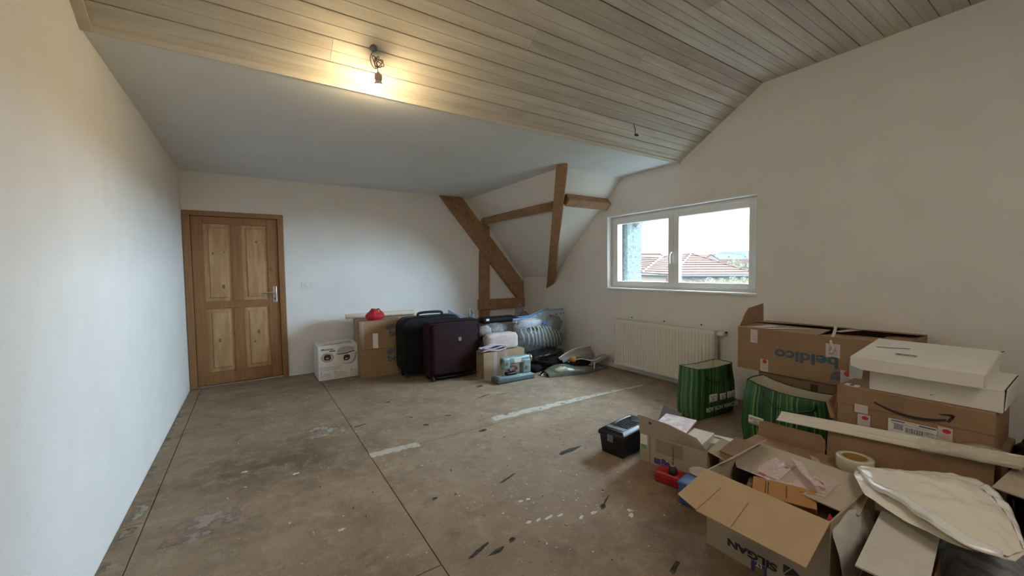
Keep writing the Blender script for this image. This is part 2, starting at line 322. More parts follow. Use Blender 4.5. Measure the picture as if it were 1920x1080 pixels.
def floor_stains():
    """dirt trodden into the chipboard"""
    T = floor_m.node_tree; N = T.nodes; L = T.links; b = N['Principled BSDF']
    src = b.inputs['Base Color'].links[0].from_socket
    gp = N.new('ShaderNodeNewGeometry')
    def blob(cx, cy, rx, ry, col, strength, src):
        mp = N.new('ShaderNodeMapping'); mp.inputs['Location'].default_value = (-cx/rx, -cy/ry, 0); mp.inputs['Scale'].default_value = (1/rx, 1/ry, 0)
        L.new(gp.outputs['Position'], mp.inputs[0]); ln = N.new('ShaderNodeVectorMath'); ln.operation = 'LENGTH'; L.new(mp.outputs[0], ln.inputs[0])
        n = N.new('ShaderNodeTexNoise'); n.inputs['Scale'].default_value = 4.5; n.inputs['Detail'].default_value = 7; n.inputs['Roughness'].default_value = .7; L.new(gp.outputs['Position'], n.inputs['Vector'])
        ad = N.new('ShaderNodeMath'); ad.operation = 'MULTIPLY_ADD'; ad.inputs[1].default_value = 2.4; L.new(n.outputs['Fac'], ad.inputs[0]); L.new(ln.outputs['Value'], ad.inputs[2])
        mr_ = N.new('ShaderNodeMapRange'); mr_.inputs['From Min'].default_value = 1.3; mr_.inputs['From Max'].default_value = 2.2; mr_.inputs['To Min'].default_value = strength; mr_.inputs['To Max'].default_value = 0
        L.new(ad.outputs[0], mr_.inputs['Value'])
        mx = N.new('ShaderNodeMix'); mx.data_type = 'RGBA'; mx.inputs[7].default_value = (*col, 1); L.new(mr_.outputs[0], mx.inputs[0]); L.new(src, mx.inputs[6]); return mx.outputs[2]
    src = blob(.15, 3.25, .75, .55, (.09,.056,.03), .8, src)
    src = blob(2.2, 1.4, .7, .7, (.20,.115,.06), .7, src)
    src = blob(1.45, 2.1, .9, 1.0, (.265,.198,.142), .5, src)
    src = blob(.7, 5.2, 1.5, .5, (.14,.105,.068), .6, src)
    src = blob(2.6, 3.6, .9, .5, (.15,.112,.075), .5, src)
    src = blob(-.2, 2.2, .6, .7, (.235,.18,.125), .45, src)
    v = N.new('ShaderNodeTexNoise'); v.inputs['Scale'].default_value = 38; v.inputs['Detail'].default_value = 5; L.new(gp.outputs['Position'], v.inputs['Vector'])
    r = N.new('ShaderNodeValToRGB'); r.color_ramp.elements[0].position = .66; r.color_ramp.elements[0].color = (0,0,0,1); r.color_ramp.elements[1].position = .74; r.color_ramp.elements[1].color = (.55,.55,.55,1)
    L.new(v.outputs['Fac'], r.inputs[0]); mx = N.new('ShaderNodeMix'); mx.data_type = 'RGBA'; mx.inputs[7].default_value = (.40,.345,.27,1); L.new(r.outputs[0], mx.inputs[0]); L.new(src, mx.inputs[6]); src = mx.outputs[2]
    v2 = N.new('ShaderNodeTexNoise'); v2.inputs['Scale'].default_value = 21; v2.inputs['Detail'].default_value = 6; L.new(gp.outputs['Position'], v2.inputs['Vector'])
    r2 = N.new('ShaderNodeValToRGB'); r2.color_ramp.elements[0].position = .27; r2.color_ramp.elements[0].color = (.6,.6,.6,1); r2.color_ramp.elements[1].position = .36; r2.color_ramp.elements[1].color = (0,0,0,1)
    L.new(v2.outputs['Fac'], r2.inputs[0]); mx = N.new('ShaderNodeMix'); mx.data_type = 'RGBA'; mx.inputs[7].default_value = (.10,.07,.042,1); L.new(r2.outputs[0], mx.inputs[0]); L.new(src, mx.inputs[6]); src = mx.outputs[2]
    for sc, lo, hi, col, amt in ((9, .50, .68, (.36,.285,.205), .55), (5.5, .54, .72, (.105,.070,.042), .6), (70, .60, .68, (.42,.36,.285), .7), (55, .62, .70, (.07,.048,.03), .7)):
        n = N.new('ShaderNodeTexNoise'); n.inputs['Scale'].default_value = sc; n.inputs['Detail'].default_value = 8; n.inputs['Roughness'].default_value = .7; n.inputs['Distortion'].default_value = .4
        mp = N.new('ShaderNodeMapping'); mp.inputs['Location'].default_value = (sc, sc*2, 0); L.new(gp.outputs['Position'], mp.inputs[0]); L.new(mp.outputs[0], n.inputs['Vector'])
        r = N.new('ShaderNodeMapRange'); r.inputs['From Min'].default_value = lo; r.inputs['From Max'].default_value = hi; r.inputs['To Max'].default_value = amt; L.new(n.outputs['Fac'], r.inputs['Value'])
        mx = N.new('ShaderNodeMix'); mx.data_type = 'RGBA'; mx.inputs[7].default_value = (*col, 1); L.new(r.outputs[0], mx.inputs[0]); L.new(src, mx.inputs[6]); src = mx.outputs[2]
    L.new(src, b.inputs['Base Color'])
floor_stains()

# ------------------------------------------------------------------ the room shell
A, B, D, YF = -.639, 4.137, 5.933, -2.2
H1, H2, yB, yC, x1, y2, y3, hk = 2.55, 3.099, 2.773, 1.890, 3.093, 3.586, 5.09, 1.218
g = G().box(A-.3, YF-.3, -.3, B+.3, D+.3, -.02); floor = struct('floor', g, dark_gap)
def fpanel(x0, y0, x1_, y1_):
    e = .0025
    obj('floor_panel', G().box(max(x0+e, A), y0+e, -.02, min(x1_-e, B), y1_-e, 0), floor_m, floor, bevel=.0012, seg=1)
xs = [-.531, .69, 4.35]
for i in range(2):
    ys = {0: [YF, -.77, 1.67, 4.42, D], 1: [YF, .53, 2.97, 5.41, D]}[i]
    for a, b in zip(ys, ys[1:]): fpanel(xs[i], a, xs[i+1], b)
ys = [YF, .4, 2.89, 3.35, 4.6, D]
for a, b in zip(ys, ys[1:]): fpanel(A, a, -.531, b)
# fillers and paint on the floor
def strip(pts, name='filler_strip', m_=screed_m, z=.0008): return obj(name, G().panel(pts, z, (0,0,1)), m_, floor)
def rough_strip(xa, xb, ya, yb, w0, w1, sd):
    rnd = random.Random(sd); n = 16; top = []; bot = []
    for i in range(n+1):
        t = i/n; x = xa+(xb-xa)*t; y = ya+(yb-ya)*t; w = w0+(w1-w0)*t
        top.append((x, y+w*(.5+rnd.uniform(-.14,.14)), 0)); bot.append((x, y-w*(.5+rnd.uniform(-.14,.14)), 0))
    return strip(bot + top[::-1])
rough_strip(1.80, 2.95, 3.075, 3.03, .10, .085, 1)
rough_strip(2.93, 3.76, 3.03, 2.965, .05, .045, 2)
rough_strip(.69, 1.06, 2.985, 2.965, .085, .07, 3)
strip([(.36,3.56,0), (.66,3.58,0), (.685,3.68,0), (.66,3.78,0), (.46,3.84,0), (.34,3.72,0)], name='filler_patch', m_=patch_m)
strip([(-.62,2.92,0), (-.55,2.95,0), (-.545,3.10,0), (-.575,3.17,0), (-.615,3.1,0), (-.625,3.0,0)], name='filler_patch', m_=patch_m)
strip([(-.63,2.76,0), (-.57,2.77,0), (-.55,2.85,0), (-.58,2.875,0), (-.63,2.86,0)], name='filler_patch', m_=patch_m)
for y in (3.5, 3.62, 4.05, 4.2, 4.45, 4.62, 4.8, 4.95, 5.1, 2.5): strip([(-.635,y,0), (-.60,y+.01,0), (-.595,y+.07,0), (-.63,y+.09,0)], name='filler_patch', m_=patch_m)
strip([(-.44,2.56,0), (-.25,2.53,0), (-.10,2.60,0), (-.08,2.78,0), (-.25,2.82,0), (-.38,2.76,0)], name='pink_paint_patch', m_=pinkpaint)
def splats(name, spec, m_):
    g = G()
    for x, y, rx, ry, ang in spec:
        n = 9; pts = []; c_, s_ = math.cos(ang), math.sin(ang)
        for k in range(n):
            t = 2*math.pi*k/n; q = random.uniform(.6, 1.15); px, py = rx*q*math.cos(t), ry*q*math.sin(t)
            pts.append((x+px*c_-py*s_, y+px*s_+py*c_, 0))
        g.panel(pts, .0012, (0,0,1))
    return obj(name, g, m_, floor, kind='stuff')
sp = [(1.275,1.875,.017,.014,0), (1.324,1.867,.015,.012,0), (1.257,1.676,.022,.010,.4), (1.319,1.661,.034,.012,.2), (1.463,1.562,.026,.012,.5), (-.083,3.235,.02,.015,0),
      (.21,3.005,.02,.014,0), (.353,2.203,.02,.012,0), (1.38,1.64,.025,.012,0), (1.2,1.69,.02,.012,0), (1.70,1.42,.022,.014,.6), (1.73,1.45,.014,.02,.6), (1.55,1.55,.025,.014,0)]
for _ in range(130):
    y = random.uniform(1.0, 4.9); sp.append((random.uniform(-.3, 3.2), y, random.uniform(.003,.010), random.uniform(.002,.006), random.uniform(0,3)))
for _ in range(60): sp.append((random.gauss(1.35,.3), random.gauss(1.75,.35), random.uniform(.003,.009), random.uniform(.002,.006), random.uniform(0,3)))
splats('paint_splatter', sp, splat_m)
sk = [(.762,3.627,.07,.011,.25), (.87,1.65,.09,.011,.35), (.945,1.60,.05,.018,.2), (1.051,1.626,.028,.014,.4), (1.343,2.131,.09,.010,.3), (.87,2.189,.02,.012,.5), (1.631,1.565,.028,.02,.4), (1.68,1.59,.09,.006,.5),
      (1.146,4.117,.03,.02,0), (1.554,1.052,.06,.014,.3), (2.2,4.05,.05,.03,.3), (2.05,3.7,.12,.012,.3), (2.25,3.65,.05,.008,-.3), (1.5,3.4,.04,.012,-.6), (1.2,3.55,.02,.012,0), (1.25,3.3,.03,.02,-.5), (1.6,2.9,.05,.02,.2), (1.95,2.2,.12,.03,.1)]
for _ in range(70): sk.append((random.uniform(.2,3.0), random.uniform(1.1,4.3), random.uniform(.003,.013), random.uniform(.002,.006), random.uniform(0,3)))
splats('scuff_marks', sk, scuff_m)

struct('wall_left', G().box(A-.25, YF, -.02, A, D, 3.35), wall_m)
struct('wall_front', G().box(A-.25, YF-.25, -.02, B+.3, YF, 3.35), wall_m)
dx0, dx1, dzt = -.633, .379, 2.101
g = G(); g.box(dx1, D, -.02, x1, D+.25, H1+.05); g.box(A-.01, D, dzt, dx1, D+.25, H1+.05); g.box(A-.01, D, -.02, dx0, D+.25, dzt)
g.prism([(x1, -.02), (B+.01, -.02), (B+.01, hk-.01), (x1, H1+.05)], 'y', D, D+.25); struct('wall_back', g, wall_m)
# right wall with the window opening
w0, w1, wz0, wz1 = 1.923, 3.864, 1.096, 2.064; T_ = .30
g = G()
def rw(prof): g.prism(prof, 'x', B, B+T_)
rw([(YF, -.02), (w0, -.02), (w0, 3.11), (YF, 3.15)])
rw([(w0, -.02), (w1, -.02), (w1, wz0), (w0, wz0)])
slope_top = H2-(w0-yC)*(H2-H1)/(yB-yC)
rw([(w0, wz1), (w1, wz1), (w1, 2.6), (yB, 2.6), (w0, slope_top+.05)])
zw1 = H1
rw([(w1, -.02), (D, -.02), (D, 2.62), (w1, 2.62)])
struct('wall_right', g, wall_m)
# ceiling: flat plaster part with the corner notch, two sloped plaster panels, limewashed boards
g = G(); th = .06
g.prism([(A-.02, yB), (B+.05, yB), (B+.05, y2), (x1, y2), (x1, D+.02), (A-.02, D+.02)], 'z', H1, H1+th)
ceiling = struct('ceiling', g, ceil_m)
obj('slope_panel', G().panel([(x1,y2,H1), (x1,D+.02,H1), (B+.02,D+.02,hk-.02), (B+.02,y3,hk-.02)], .05, (.5,0,1)), wall_m, ceiling)
obj('slope_panel', G().panel([(x1,y2,H1), (B+.02,y2,H1), (B+.02,y3,hk-.02)], .05, (0,.5,1)), wall_m, ceiling)
obj('backing_sheet', G().box(A-.02, YF-.02, H2+.014, B+.05, yC+.03, H2+.06), dark_gap, ceiling)
sd = Vector((0, yC-yB, H2-H1)); sl = sd.length; sd /= sl; sn = Vector((0, sd.z, -sd.y))   # pointing into the room is -sn... checked below
if sn.z > 0: sn = -sn
obj('backing_sheet', G().panel([Vector((A-.02, yB, H1))-sn*.014, Vector((B+.05, yB, H1))-sn*.014, Vector((B+.05, yC, H2))-sn*.014, Vector((A-.02, yC, H2))-sn*.014], .04, -sn), dark_gap, ceiling)
rb = random.Random(3)
def plank(origin, across, nrm, wd, xa, xb):
    """board with tongue-and-groove gap and a beaded middle groove; origin at its lower edge, face at nrm*0"""
    prof = [(.002,.012), (.002,.003), (.005,0), (wd*.5-.0035,0), (wd*.5-.001,.0025), (wd*.5+.001,.0025), (wd*.5+.0035,0), (wd-.005,0), (wd-.002,.003), (wd-.002,.012)]
    k = len(prof); vs = []
    for x in (xa+.0008, xb-.0008):
        for s_, t_ in prof: vs.append(Vector((x, origin.y, origin.z)) + across*s_ - nrm*t_)
    gg = G().add(vs, [tuple(range(k))[::-1], tuple(range(k, 2*k))] + [(i, (i+1) % k, (i+1) % k+k, i+k) for i in range(k)])
    obj('ceiling_board', gg, board_m, ceiling)
def row(origin, across, nrm, wd, cuts):
    c_ = [A-.01] + sorted(cuts) + [B+.01]
    for a, b in zip(c_, c_[1:]): plank(origin, across, nrm, wd, a, b)
nsl = 7; pw = sl/nsl
known = {0: [1.9], 1: [.45, 3.4], 2: [2.35], 3: [.2, 2.9], 4: [1.65], 5: [2.6], 6: [.9, 3.1]}
for i in range(nsl): row(Vector((0, yB, H1)) + sd*(pw*i), sd, sn, pw, known[i])
y = yC; i = 0
while y > YF:
    row(Vector((0, y, H2)), Vector((0,-1,0)), Vector((0,0,-1)), .145, [rb.uniform(.2, 1.4)+(i % 3)*1.0]); y -= .145; i += 1
# trims where boards meet plaster and the left wall
g = G().prism([(yB-.005, H1-.012), (yB+.018, H1-.004), (yB+.018, H1+.004), (yB-.02, H1+.03), (yB-.03, H1+.008)], 'x', A, B); struct('trim_1', g, board_m)
g = G().panel([Vector((A, yB, H1))+sn*.001, Vector((A+.045, yB, H1))+sn*.001, Vector((A+.045, yC, H2))+sn*.001, Vector((A, yC, H2))+sn*.001], .018, sn); struct('trim_2', g, board_m)
struct('trim_3', G().box(A, YF, H2-.018, A+.045, yC, H2), board_m)

# ------------------------------------------------------------------ door_1
door = bpy.data.objects.new('door_1', None); COL.objects.link(door); door.location = (dx0, D, 0); door['kind'] = 'structure'
dw = dx1-dx0; fw = .068
g = G().box(0, -.022, 0, fw, .12, dzt); obj('jamb', g, oak_m, door, bevel=.006)
g = G().box(dw-fw, -.022, 0, dw, .12, dzt); obj('jamb', g, oak_m, door, bevel=.006)
g = G().box(0, -.024, dzt-.058, dw, .12, dzt); obj('head', g, oak_m, door, bevel=.006)
lx0, lx1, lz0, lz1 = fw+.003, dw-fw-.003, .022, dzt-.06; ly = .008
st = .115; mid = (lx0+lx1)/2; mh = .055; midz = .985
def dbox(n, x0, z0, x1_, z1, m_=oak_m): obj(n, G().box(x0, ly, z0, x1_, ly+.04, z1), m_, door, bevel=.004)
dbox('stile', lx0, lz0, lx0+st, lz1); dbox('stile', lx1-st, lz0, lx1, lz1)
dbox('rail', lx0+st, lz1-.085, lx1-st, lz1); dbox('rail', lx0+st, lz0, lx1-st, lz0+.15); dbox('rail', lx0+st, midz-.05, lx1-st, midz+.04)
dbox('muntin', mid-mh, lz0+.15, mid+mh, midz-.05); dbox('muntin', mid-mh, midz+.04, mid+mh, lz1-.085)
for x0, x1_ in ((lx0+st, mid-mh), (mid+mh, lx1-st)):
    for z0, z1 in ((lz0+.15, midz-.05), (midz+.04, lz1-.085)):
        b_ = .05; y0 = ly+.022
        g = G().add([(x0,y0,z0), (x1_,y0,z0), (x1_,y0,z1), (x0,y0,z1), (x0+b_,y0-.014,z0+b_), (x1_-b_,y0-.014,z0+b_), (x1_-b_,y0-.014,z1-b_), (x0+b_,y0-.014,z1-b_), (x0+b_*.8,y0-.004,z0+b_*.8), (x1_-b_*.8,y0-.004,z0+b_*.8), (x1_-b_*.8,y0-.004,z1-b_*.8), (x0+b_*.8,y0-.004,z1-b_*.8)],
            [(4,5,6,7), (0,1,9,8), (1,2,10,9), (2,3,11,10), (3,0,8,11), (8,9,5,4), (9,10,6,5), (10,11,7,6), (11,8,4,7)])
        po = obj('panel', g, panel_m, door)
for x, z, rx in ((.36,1.20,.022), (.52,1.44,.012), (.30,.55,.02), (.45,.62,.012), (.71,1.75,.014), (.70,.62,.022), (.66,.50,.014), (.27,1.6,.012), (.38,1.62,.01), (.86,1.40,.03)):
    yk = ly-.0008 if x > .8 else ly+.0074
    g = G().lathe([(rx,0), (rx*.8,-.0006)], (0,0,0), 12, 'y'); o = obj('knot', g, knot_m, door); o.location = (x, yk, z); o.scale = (.7,1,1.2)
hd = obj('handle', G().box(lx1-.075, ly-.008, .98, lx1-.028, ly, 1.19), chrome, door, bevel=.004)
g = G().tube(smooth_pts([(lx1-.052, ly-.008, 1.11), (lx1-.052, ly-.045, 1.11), (lx1-.075, ly-.055, 1.11), (lx1-.19, ly-.055, 1.108)]), .009, 10); obj('lever', g, chrome, hd, smooth=True)
g = G().cyl((lx1-.052, ly-.010, 1.03), (lx1-.052, ly-.006, 1.03), .010); obj('key_hole', g, dark_rub, hd)
obj('leak_blocker', G().box(.01, .06, 0, dw-.01, .10, dzt-.01), dark_gap, door)  # unseen dark box added behind the leaf to stop light leaks
obj('threshold', G().box(fw, -.01, 0, dw-fw, .06, .018), chrome, door, bevel=.003)

# ------------------------------------------------------------------ window_1
win = bpy.data.objects.new('window_1', None); COL.objects.link(win); win.location = (B, 0, 0); win['kind'] = 'structure'
f0, f1 = .10, .17; fb = .05
for n_, a in (('frame_jamb', (f0, w0, wz0, f1, w0+fb, wz1)), ('frame_jamb', (f0, w1-fb, wz0, f1, w1, wz1)), ('frame_head', (f0, w0+fb, wz1-fb, f1, w1-fb, wz1)), ('frame_sill', (f0, w0+fb, wz0, f1, w1-fb, wz0+.035))):
    obj(n_, G().box(*a), pvc, win, bevel=.005)
ym = 2.892
def sash(y0, y1):
    s0, s1 = .075, .135; z0, z1 = wz0+.03, wz1-.04; sw = .072
    g = G(); g.box(s0, y0, z0, s1, y0+sw, z1); g.box(s0, y1-sw, z0, s1, y1, z1); g.box(s0, y0+sw, z1-sw, s1, y1-sw, z1); g.box(s0, y0+sw, z0, s1, y1-sw, z0+sw*.8)
    so_ = obj('sash', g, pvc, win, bevel=.006)
    obj('pane', G().box(.108, y0+sw-.004, z0+sw*.8-.004, .114, y1-sw+.004, z1-sw+.004), glass, so_)
    return so_
sR = sash(w0+.042, ym); sL = sash(ym, w1-.042)
g = G().box(.062, ym-.012, 1.40, .076, ym+.022, 1.54); hdl = obj('handle', g, white_pl, win, bevel=.004)
g = G().tube(smooth_pts([(.064, ym+.005, 1.53), (.035, ym+.005, 1.535), (.018, ym+.012, 1.50), (.02, ym+.014, 1.40)]), .010, 10); obj('lever', g, white_pl, hdl, smooth=True)
for z in (1.2, 1.5, 1.9): obj('hinge', G().cyl((.07, w1-.04, z), (.07, w1-.04, z+.06), .008), white_pl, win, smooth=False)
obj('sill', G().box(-.022, w0-.012, wz0-.03, .10, w1+.012, wz0-.002), pvc, win, bevel=.008, seg=3)
obj('head_seal', G().box(-.004, w0-.004, wz1-.004, .1, w1+.004, wz1+.012), pvc, win, bevel=.002)

# ------------------------------------------------------------------ timbers
tf = thing('timber_frame', 'brown half-timber framing of post, brace and rail against the corner wall', 'timbers', (0, D, 0)); tf['kind'] = 'thing'
def bm(name, pts, d0, d1, par):  # pts in (x,z), between depths d0 (room side) and d1
    return obj(name, G().panel([(x, d0, z) for x, z in pts], d1-d0, (0,1,0)), beam_m, par, bevel=.006)
bm('brace', [(2.535,2.548), (2.93,2.548), (4.132,1.13), (4.132,.853), (3.985,.853)], -.055, .0, tf)
bm('post', [(3.215,0), (3.405,0), (3.435,1.40), (3.455,1.80), (3.445,2.09), (3.30,2.14), (3.245,1.60)], -.045, -.0, tf)
bm('rail', [(3.21,.686), (4.132,.680), (4.132,.852), (3.21,.860)], -.075, -.0, tf)
for x, z in ((3.03,2.13), (3.40,1.66), (3.66,1.26), (2.80,2.36), (3.75,1.55), (3.35,1.0), (3.40,.78)):
    o = obj('knot', G().lathe([(.020,0), (.015,-.001)], (0,0,0), 10, 'y'), knot_m, tf); o.location = (x, -.0765 if z < .86 else (-.046 if z < 1.1 else -.0565), z); o.scale = (1.2,1,.8)
P0, P1 = Vector((x1, y2, H1)), Vector((B, y3, hk)); ax = (P1-P0).normalized()
nin = Vector((-(H1-hk)/(B-x1), -(H1-hk)/(y3-y2), -2)).normalized(); nin = (nin-ax*nin.dot(ax)).normalized(); sid = ax.cross(nin).normalized()
def rafter(name, a, b, up, side, w, d0, d1, label, cut=False):
    a, b = Vector(a), Vector(b); vs = [p + side*(w*s) + up*d for p in (a, b) for s, d in ((-.5,d0), (.5,d0), (.5,d1), (-.5,d1))]
    if cut:      # sawn flush with the ceiling at its head and with the wall at its foot
        dr = (b-a).normalized(); vs = [v + dr*((H1-.003-v.z)/dr.z) for v in vs[:4]] + [v + dr*((B-.003-v.x)/dr.x) for v in vs[4:]]
    o = obj(name, G().add(vs, [(0,1,2,3), (7,6,5,4), (0,4,5,1), (1,5,6,2), (2,6,7,3), (3,7,4,0)]), beam_m, None, bevel=.006); tag(o, label, 'beam'); o['kind'] = 'thing'; return o
rafter('valley_rafter', P0-ax*.02, P1-ax*.015, nin, sid, .125, -.03, .10, 'steep brown valley rafter running from plaster ceiling down to window wall', True)
n1 = Vector((-(H1-hk)/(B-x1), 0, -1)).normalized(); n2 = Vector((0, -(H1-hk)/(y3-y2), -1)).normalized()
def on_slope1(z): return x1+(H1-z)*(B-x1)/(H1-hk)
def on_slope2(z): return y2+(H1-z)*(y3-y2)/(H1-hk)
z_p = 2.205; rafter('roof_purlin', (on_slope1(z_p), D-.02, z_p), (on_slope1(z_p), on_slope2(z_p)+.06, z_p), n1, n1.cross(Vector((0,1,0))).normalized(), .10, -.02, .075, 'slender brown purlin between brace and valley rafter')
z_p = 2.275; rafter('roof_purlin', (on_slope1(z_p)+.07, on_slope2(z_p), z_p), (B-.004, on_slope2(z_p), z_p), n2, n2.cross(Vector((1,0,0))).normalized(), .12, -.02, .11, 'thick brown purlin stub between valley rafter and window wall')

# ------------------------------------------------------------------ ceiling lamp, wire stub, socket, radiator
lamp = thing('pendant_bulb', 'lit bare warm bulb hanging on coiled brown wire from boarded ceiling', 'lamp', (.674, 2.515, 2.713))
mt = obj('ceiling_terminal', G().lathe([(.022,.012), (.022,-.006), (.016,-.016), (.006,-.018)], (0,0,0), 16), grey_pl, lamp, smooth=True)
coil = [(0,0,-.015), (-.012,-.004,-.04), (-.022,-.006,-.07), (-.012,-.004,-.105), (.012,0,-.12)]
for k in range(34):
    t = k*.62; rr = .026+.009*math.sin(k*1.7); cx = .020+.018*math.sin(k*.5)
    coil.append((cx+rr*math.cos(t)*1.0, .006*math.sin(k*.9), -.080+rr*1.1*math.sin(t)))
coil += [(.022,0,-.115), (.025,0,-.14)]
obj('wire', G().tube(smooth_pts(coil, 4), .0021, 6), copper, lamp, smooth=True)
obj('lamp_holder', G().lathe([(.004,0), (.010,-.008), (.020,-.016), (.022,-.022), (.022,-.045), (.019,-.05)], (.025,0,-.135), 20), mat('tan_lamp_holder', (.72,.55,.36), .45), lamp, smooth=True)
bulb_m = bpy.data.materials.new('glowing_bulb'); bulb_m.use_nodes = True
_b = bulb_m.node_tree.nodes['Principled BSDF']; _b.inputs['Base Color'].default_value = (1,.95,.85,1); _b.inputs['Emission Color'].default_value = (1.0,.74,.40,1); _b.inputs['Emission Strength'].default_value = BULB_POWER
obj('bulb_base', G().lathe([(.013,0), (.0145,-.006), (.022,-.018), (.0285,-.032), (.0295,-.036)], (.025,0,-.183), 24), white_pl, lamp, smooth=True)
prof = [(.029,-.0362), (.0305,-.046), (.0285,-.058), (.022,-.068), (.012,-.074), (.002,-.076)]
obj('bulb', G().lathe(prof, (.025,0,-.183), 24), bulb_m, lamp, smooth=True)
ws = thing('wire_stub', 'short dark wire end hooked out of boarded ceiling near window wall', 'wire', (3.057, 2.525, 2.707))
obj('wire', G().tube(smooth_pts([(0,0,.005), (.005,0,-.01), (.022,0,-.045), (.016,-.005,-.085), (.010,-.005,-.10), (.022,-.005,-.105)]), .0035, 7), wire_m, ws, smooth=True)
obj('connector', G().ball((.040,-.005,-.095), (.020,.012,.012), 12, 8, .3, 3, 2), wire_m, ws)
so_ = thing('wall_socket', 'small white double wall plate with round switch right of wooden door', 'socket', (.575, D, 1.15))
obj('plate', G().box(-.012, -.010, 0, .10, 0, .085), white_pl, so_, bevel=.004); obj('plate', G().box(.102, -.008, .004, .21, 0, .085), white_pl, so_, bevel=.004)
obj('button', G().lathe([(.026,-.009), (.026,-.014), (.022,-.016)], (.047,0,.043), 20, 'y'), white_pl, so_)
rad = thing('radiator', 'cream ribbed panel radiator under the window', 'radiator', (B, 0, 0))
ry0, ry1, rz0, rz1 = 2.285, 3.645, .085, .685
prof = []
n = 34; pit = (ry1-ry0)/n
for k in range(n):
    y0 = ry0+k*pit
    prof += [(y0, -.098), (y0+pit*.2, -.098), (y0+pit*.36, -.110), (y0+pit*.80, -.110), (y0+pit*.96, -.098)]
prof.append((ry1, -.098))
g = G(); vs = []; k = len(prof)
zr = [rz0, rz0+.03, rz0+.055, rz1-.055, rz1-.03, rz1]
for zi, z in enumerate(zr):
    f_ = 0 if zi in (0, 1, 4, 5) else 1
    for yy, xx in prof: vs.append((-.098+(xx+.098)*f_ if f_ else -.1075, yy, z))
g.add(vs, [(j*k+i, j*k+i+1, (j+1)*k+i+1, (j+1)*k+i) for j in range(len(zr)-1) for i in range(k-1)])
obj('front_panel', g, rad_m, rad)
obj('rear_panel', G().box(-.05, ry0+.01, rz0+.01, -.04, ry1-.01, rz1-.01), rad_m, rad)
obj('side_panel', G().box(-.108, ry0-.006, rz0, -.035, ry0, rz1+.002), rad_m, rad, bevel=.002); obj('side_panel', G().box(-.108, ry1, rz0, -.035, ry1+.006, rz1+.002), rad_m, rad, bevel=.002)
g = G()
for i in range(30): g.box(-.104, ry0+.02+i*.0445, rz1-.004, -.038, ry0+.048+i*.0445, rz1+.002)
g.box(-.109, ry0-.006, rz1-.012, -.100, ry1+.006, rz1+.004); g.box(-.042, ry0-.006, rz1-.012, -.035, ry1+.006, rz1+.004); obj('top_grille', g, rad_m, rad)
for y in (2.5, 3.4): obj('bracket', G().box(-.04, y, .3, -.001, y+.03, .6), rad_m, rad)
vl = obj('valve', G().lathe([(.012,0), (.016,-.01), (.025,-.015), (.027,-.07), (.022,-.08)], (-.06,ry0-.005,.655), 18, 'y'), white_pl, rad, smooth=True)
obj('pipe', G().tube(smooth_pts([(-.06,ry0-.02,.655), (-.045,ry0-.05,.66), (-.02,ry0-.075,.672), (.0,ry0-.08,.675)]), .008, 8), wire_m, rad, smooth=True)
for y, z in ((3.441,.703), (2.961,.70), (2.488,.71), (3.765,.074)): obj('plug_hole', G().cyl((-.004,y,z+.012), (0,y,z+.012), .009, n=10), wire_m, rad)

# ------------------------------------------------------------------ outside
def eray(px, py, d):   # offline survey: camera rays were turned into the fixed world points used below
    raise RuntimeError
gnd = struct('ground', G().box(4.5, -60, -3.3, 140, 90, -3.0), ground_m)
ep = bpy.data.objects.new('wall_outer', None); COL.objects.link(ep); ep.location = (4.6, 3.79, 0); ep['kind'] = 'structure'
obj('pier_shaft', G().box(-.14, 0, -3.0, .16, .30, 2.9), stucco, ep)
obj('eave_bracket', G().panel([(.03,0,1.93), (.03,0,2.5), (.03,-.62,2.5)], .08, (1,0,0)), pale_m, ep)
house = thing('house', 'bungalow with terracotta tiled hip roofs seen through the window', 'house', (0,0,0))
def roof_plane(bl, br, tl, tr, n=9, lift=.09):
    bl, br, tl, tr = map(Vector, (bl, br, tl, tr)); nn = (br-bl).cross(tl-bl).normalized()
    if nn.z < 0: nn = -nn
    for k in range(n):
        a, b = k/n, min(1, (k+1)/n+.015)
        p0, p1, p2, p3 = bl.lerp(tl,a), br.lerp(tr,a), br.lerp(tr,b), bl.lerp(tl,b)
        gg = G().add([p0+nn*lift, p1+nn*lift, p2+nn*.005, p3+nn*.005, p0, p1], [(0,1,2,3), (0,4,5,1)]); obj('tile_course', gg, roof_m, house)
e1, e2, e3, e4 = (18.344,16.666,1.043), (19.772,15.724,1.02), (21.357,14.672,.897), (25.612,11.863,.843)
r0, r1, r2, apx = (20.684,18.788,2.273), (23.35,17.028,2.229), (23.148,16.673,2.071), (25.574,16.163,2.253)
roof_plane(e1, e2, r0, r2); roof_plane(e2, e3, r2, apx); roof_plane(e3, e4, apx, apx, 9)
for a, b in ((e2, r2), (e3, apx), (apx, e4), (r0, r1), (r1, r2), (r2, apx)):
    obj('ridge_cap', G().tube([Vector(a)+Vector((0,0,.06)), Vector(b)+Vector((0,0,.06))], .06, 8), roof_edge, house)
def wallseg(a, b, m_, z1, name='house_wall', back=.2):
    a, b = Vector((a[0], a[1], 0)), Vector((b[0], b[1], 0)); d = (b-a).normalized(); nrm = Vector((-d.y, d.x, 0))
    if nrm.x < 0: nrm = -nrm
    a, b = a+nrm*back, b+nrm*back
    gg = G().panel([(a.x,a.y,-3), (b.x,b.y,-3), (b.x,b.y,z1), (a.x,a.y,z1)], .3, nrm); return obj(name, gg, m_, house)
wallseg(e1, e3, render_m, .93); wallseg(e3, e4, brick_m, .88)
obj('soffit', G().panel([e1, e3, (22.3,15.6,.9), (19.2,17.6,1.04)], .06, (0,0,-1)), gutter_m, house); obj('soffit', G().panel([e3, e4, (26.5,12.8,.85), (22.3,15.6,.9)], .06, (0,0,-1)), gutter_m, house)
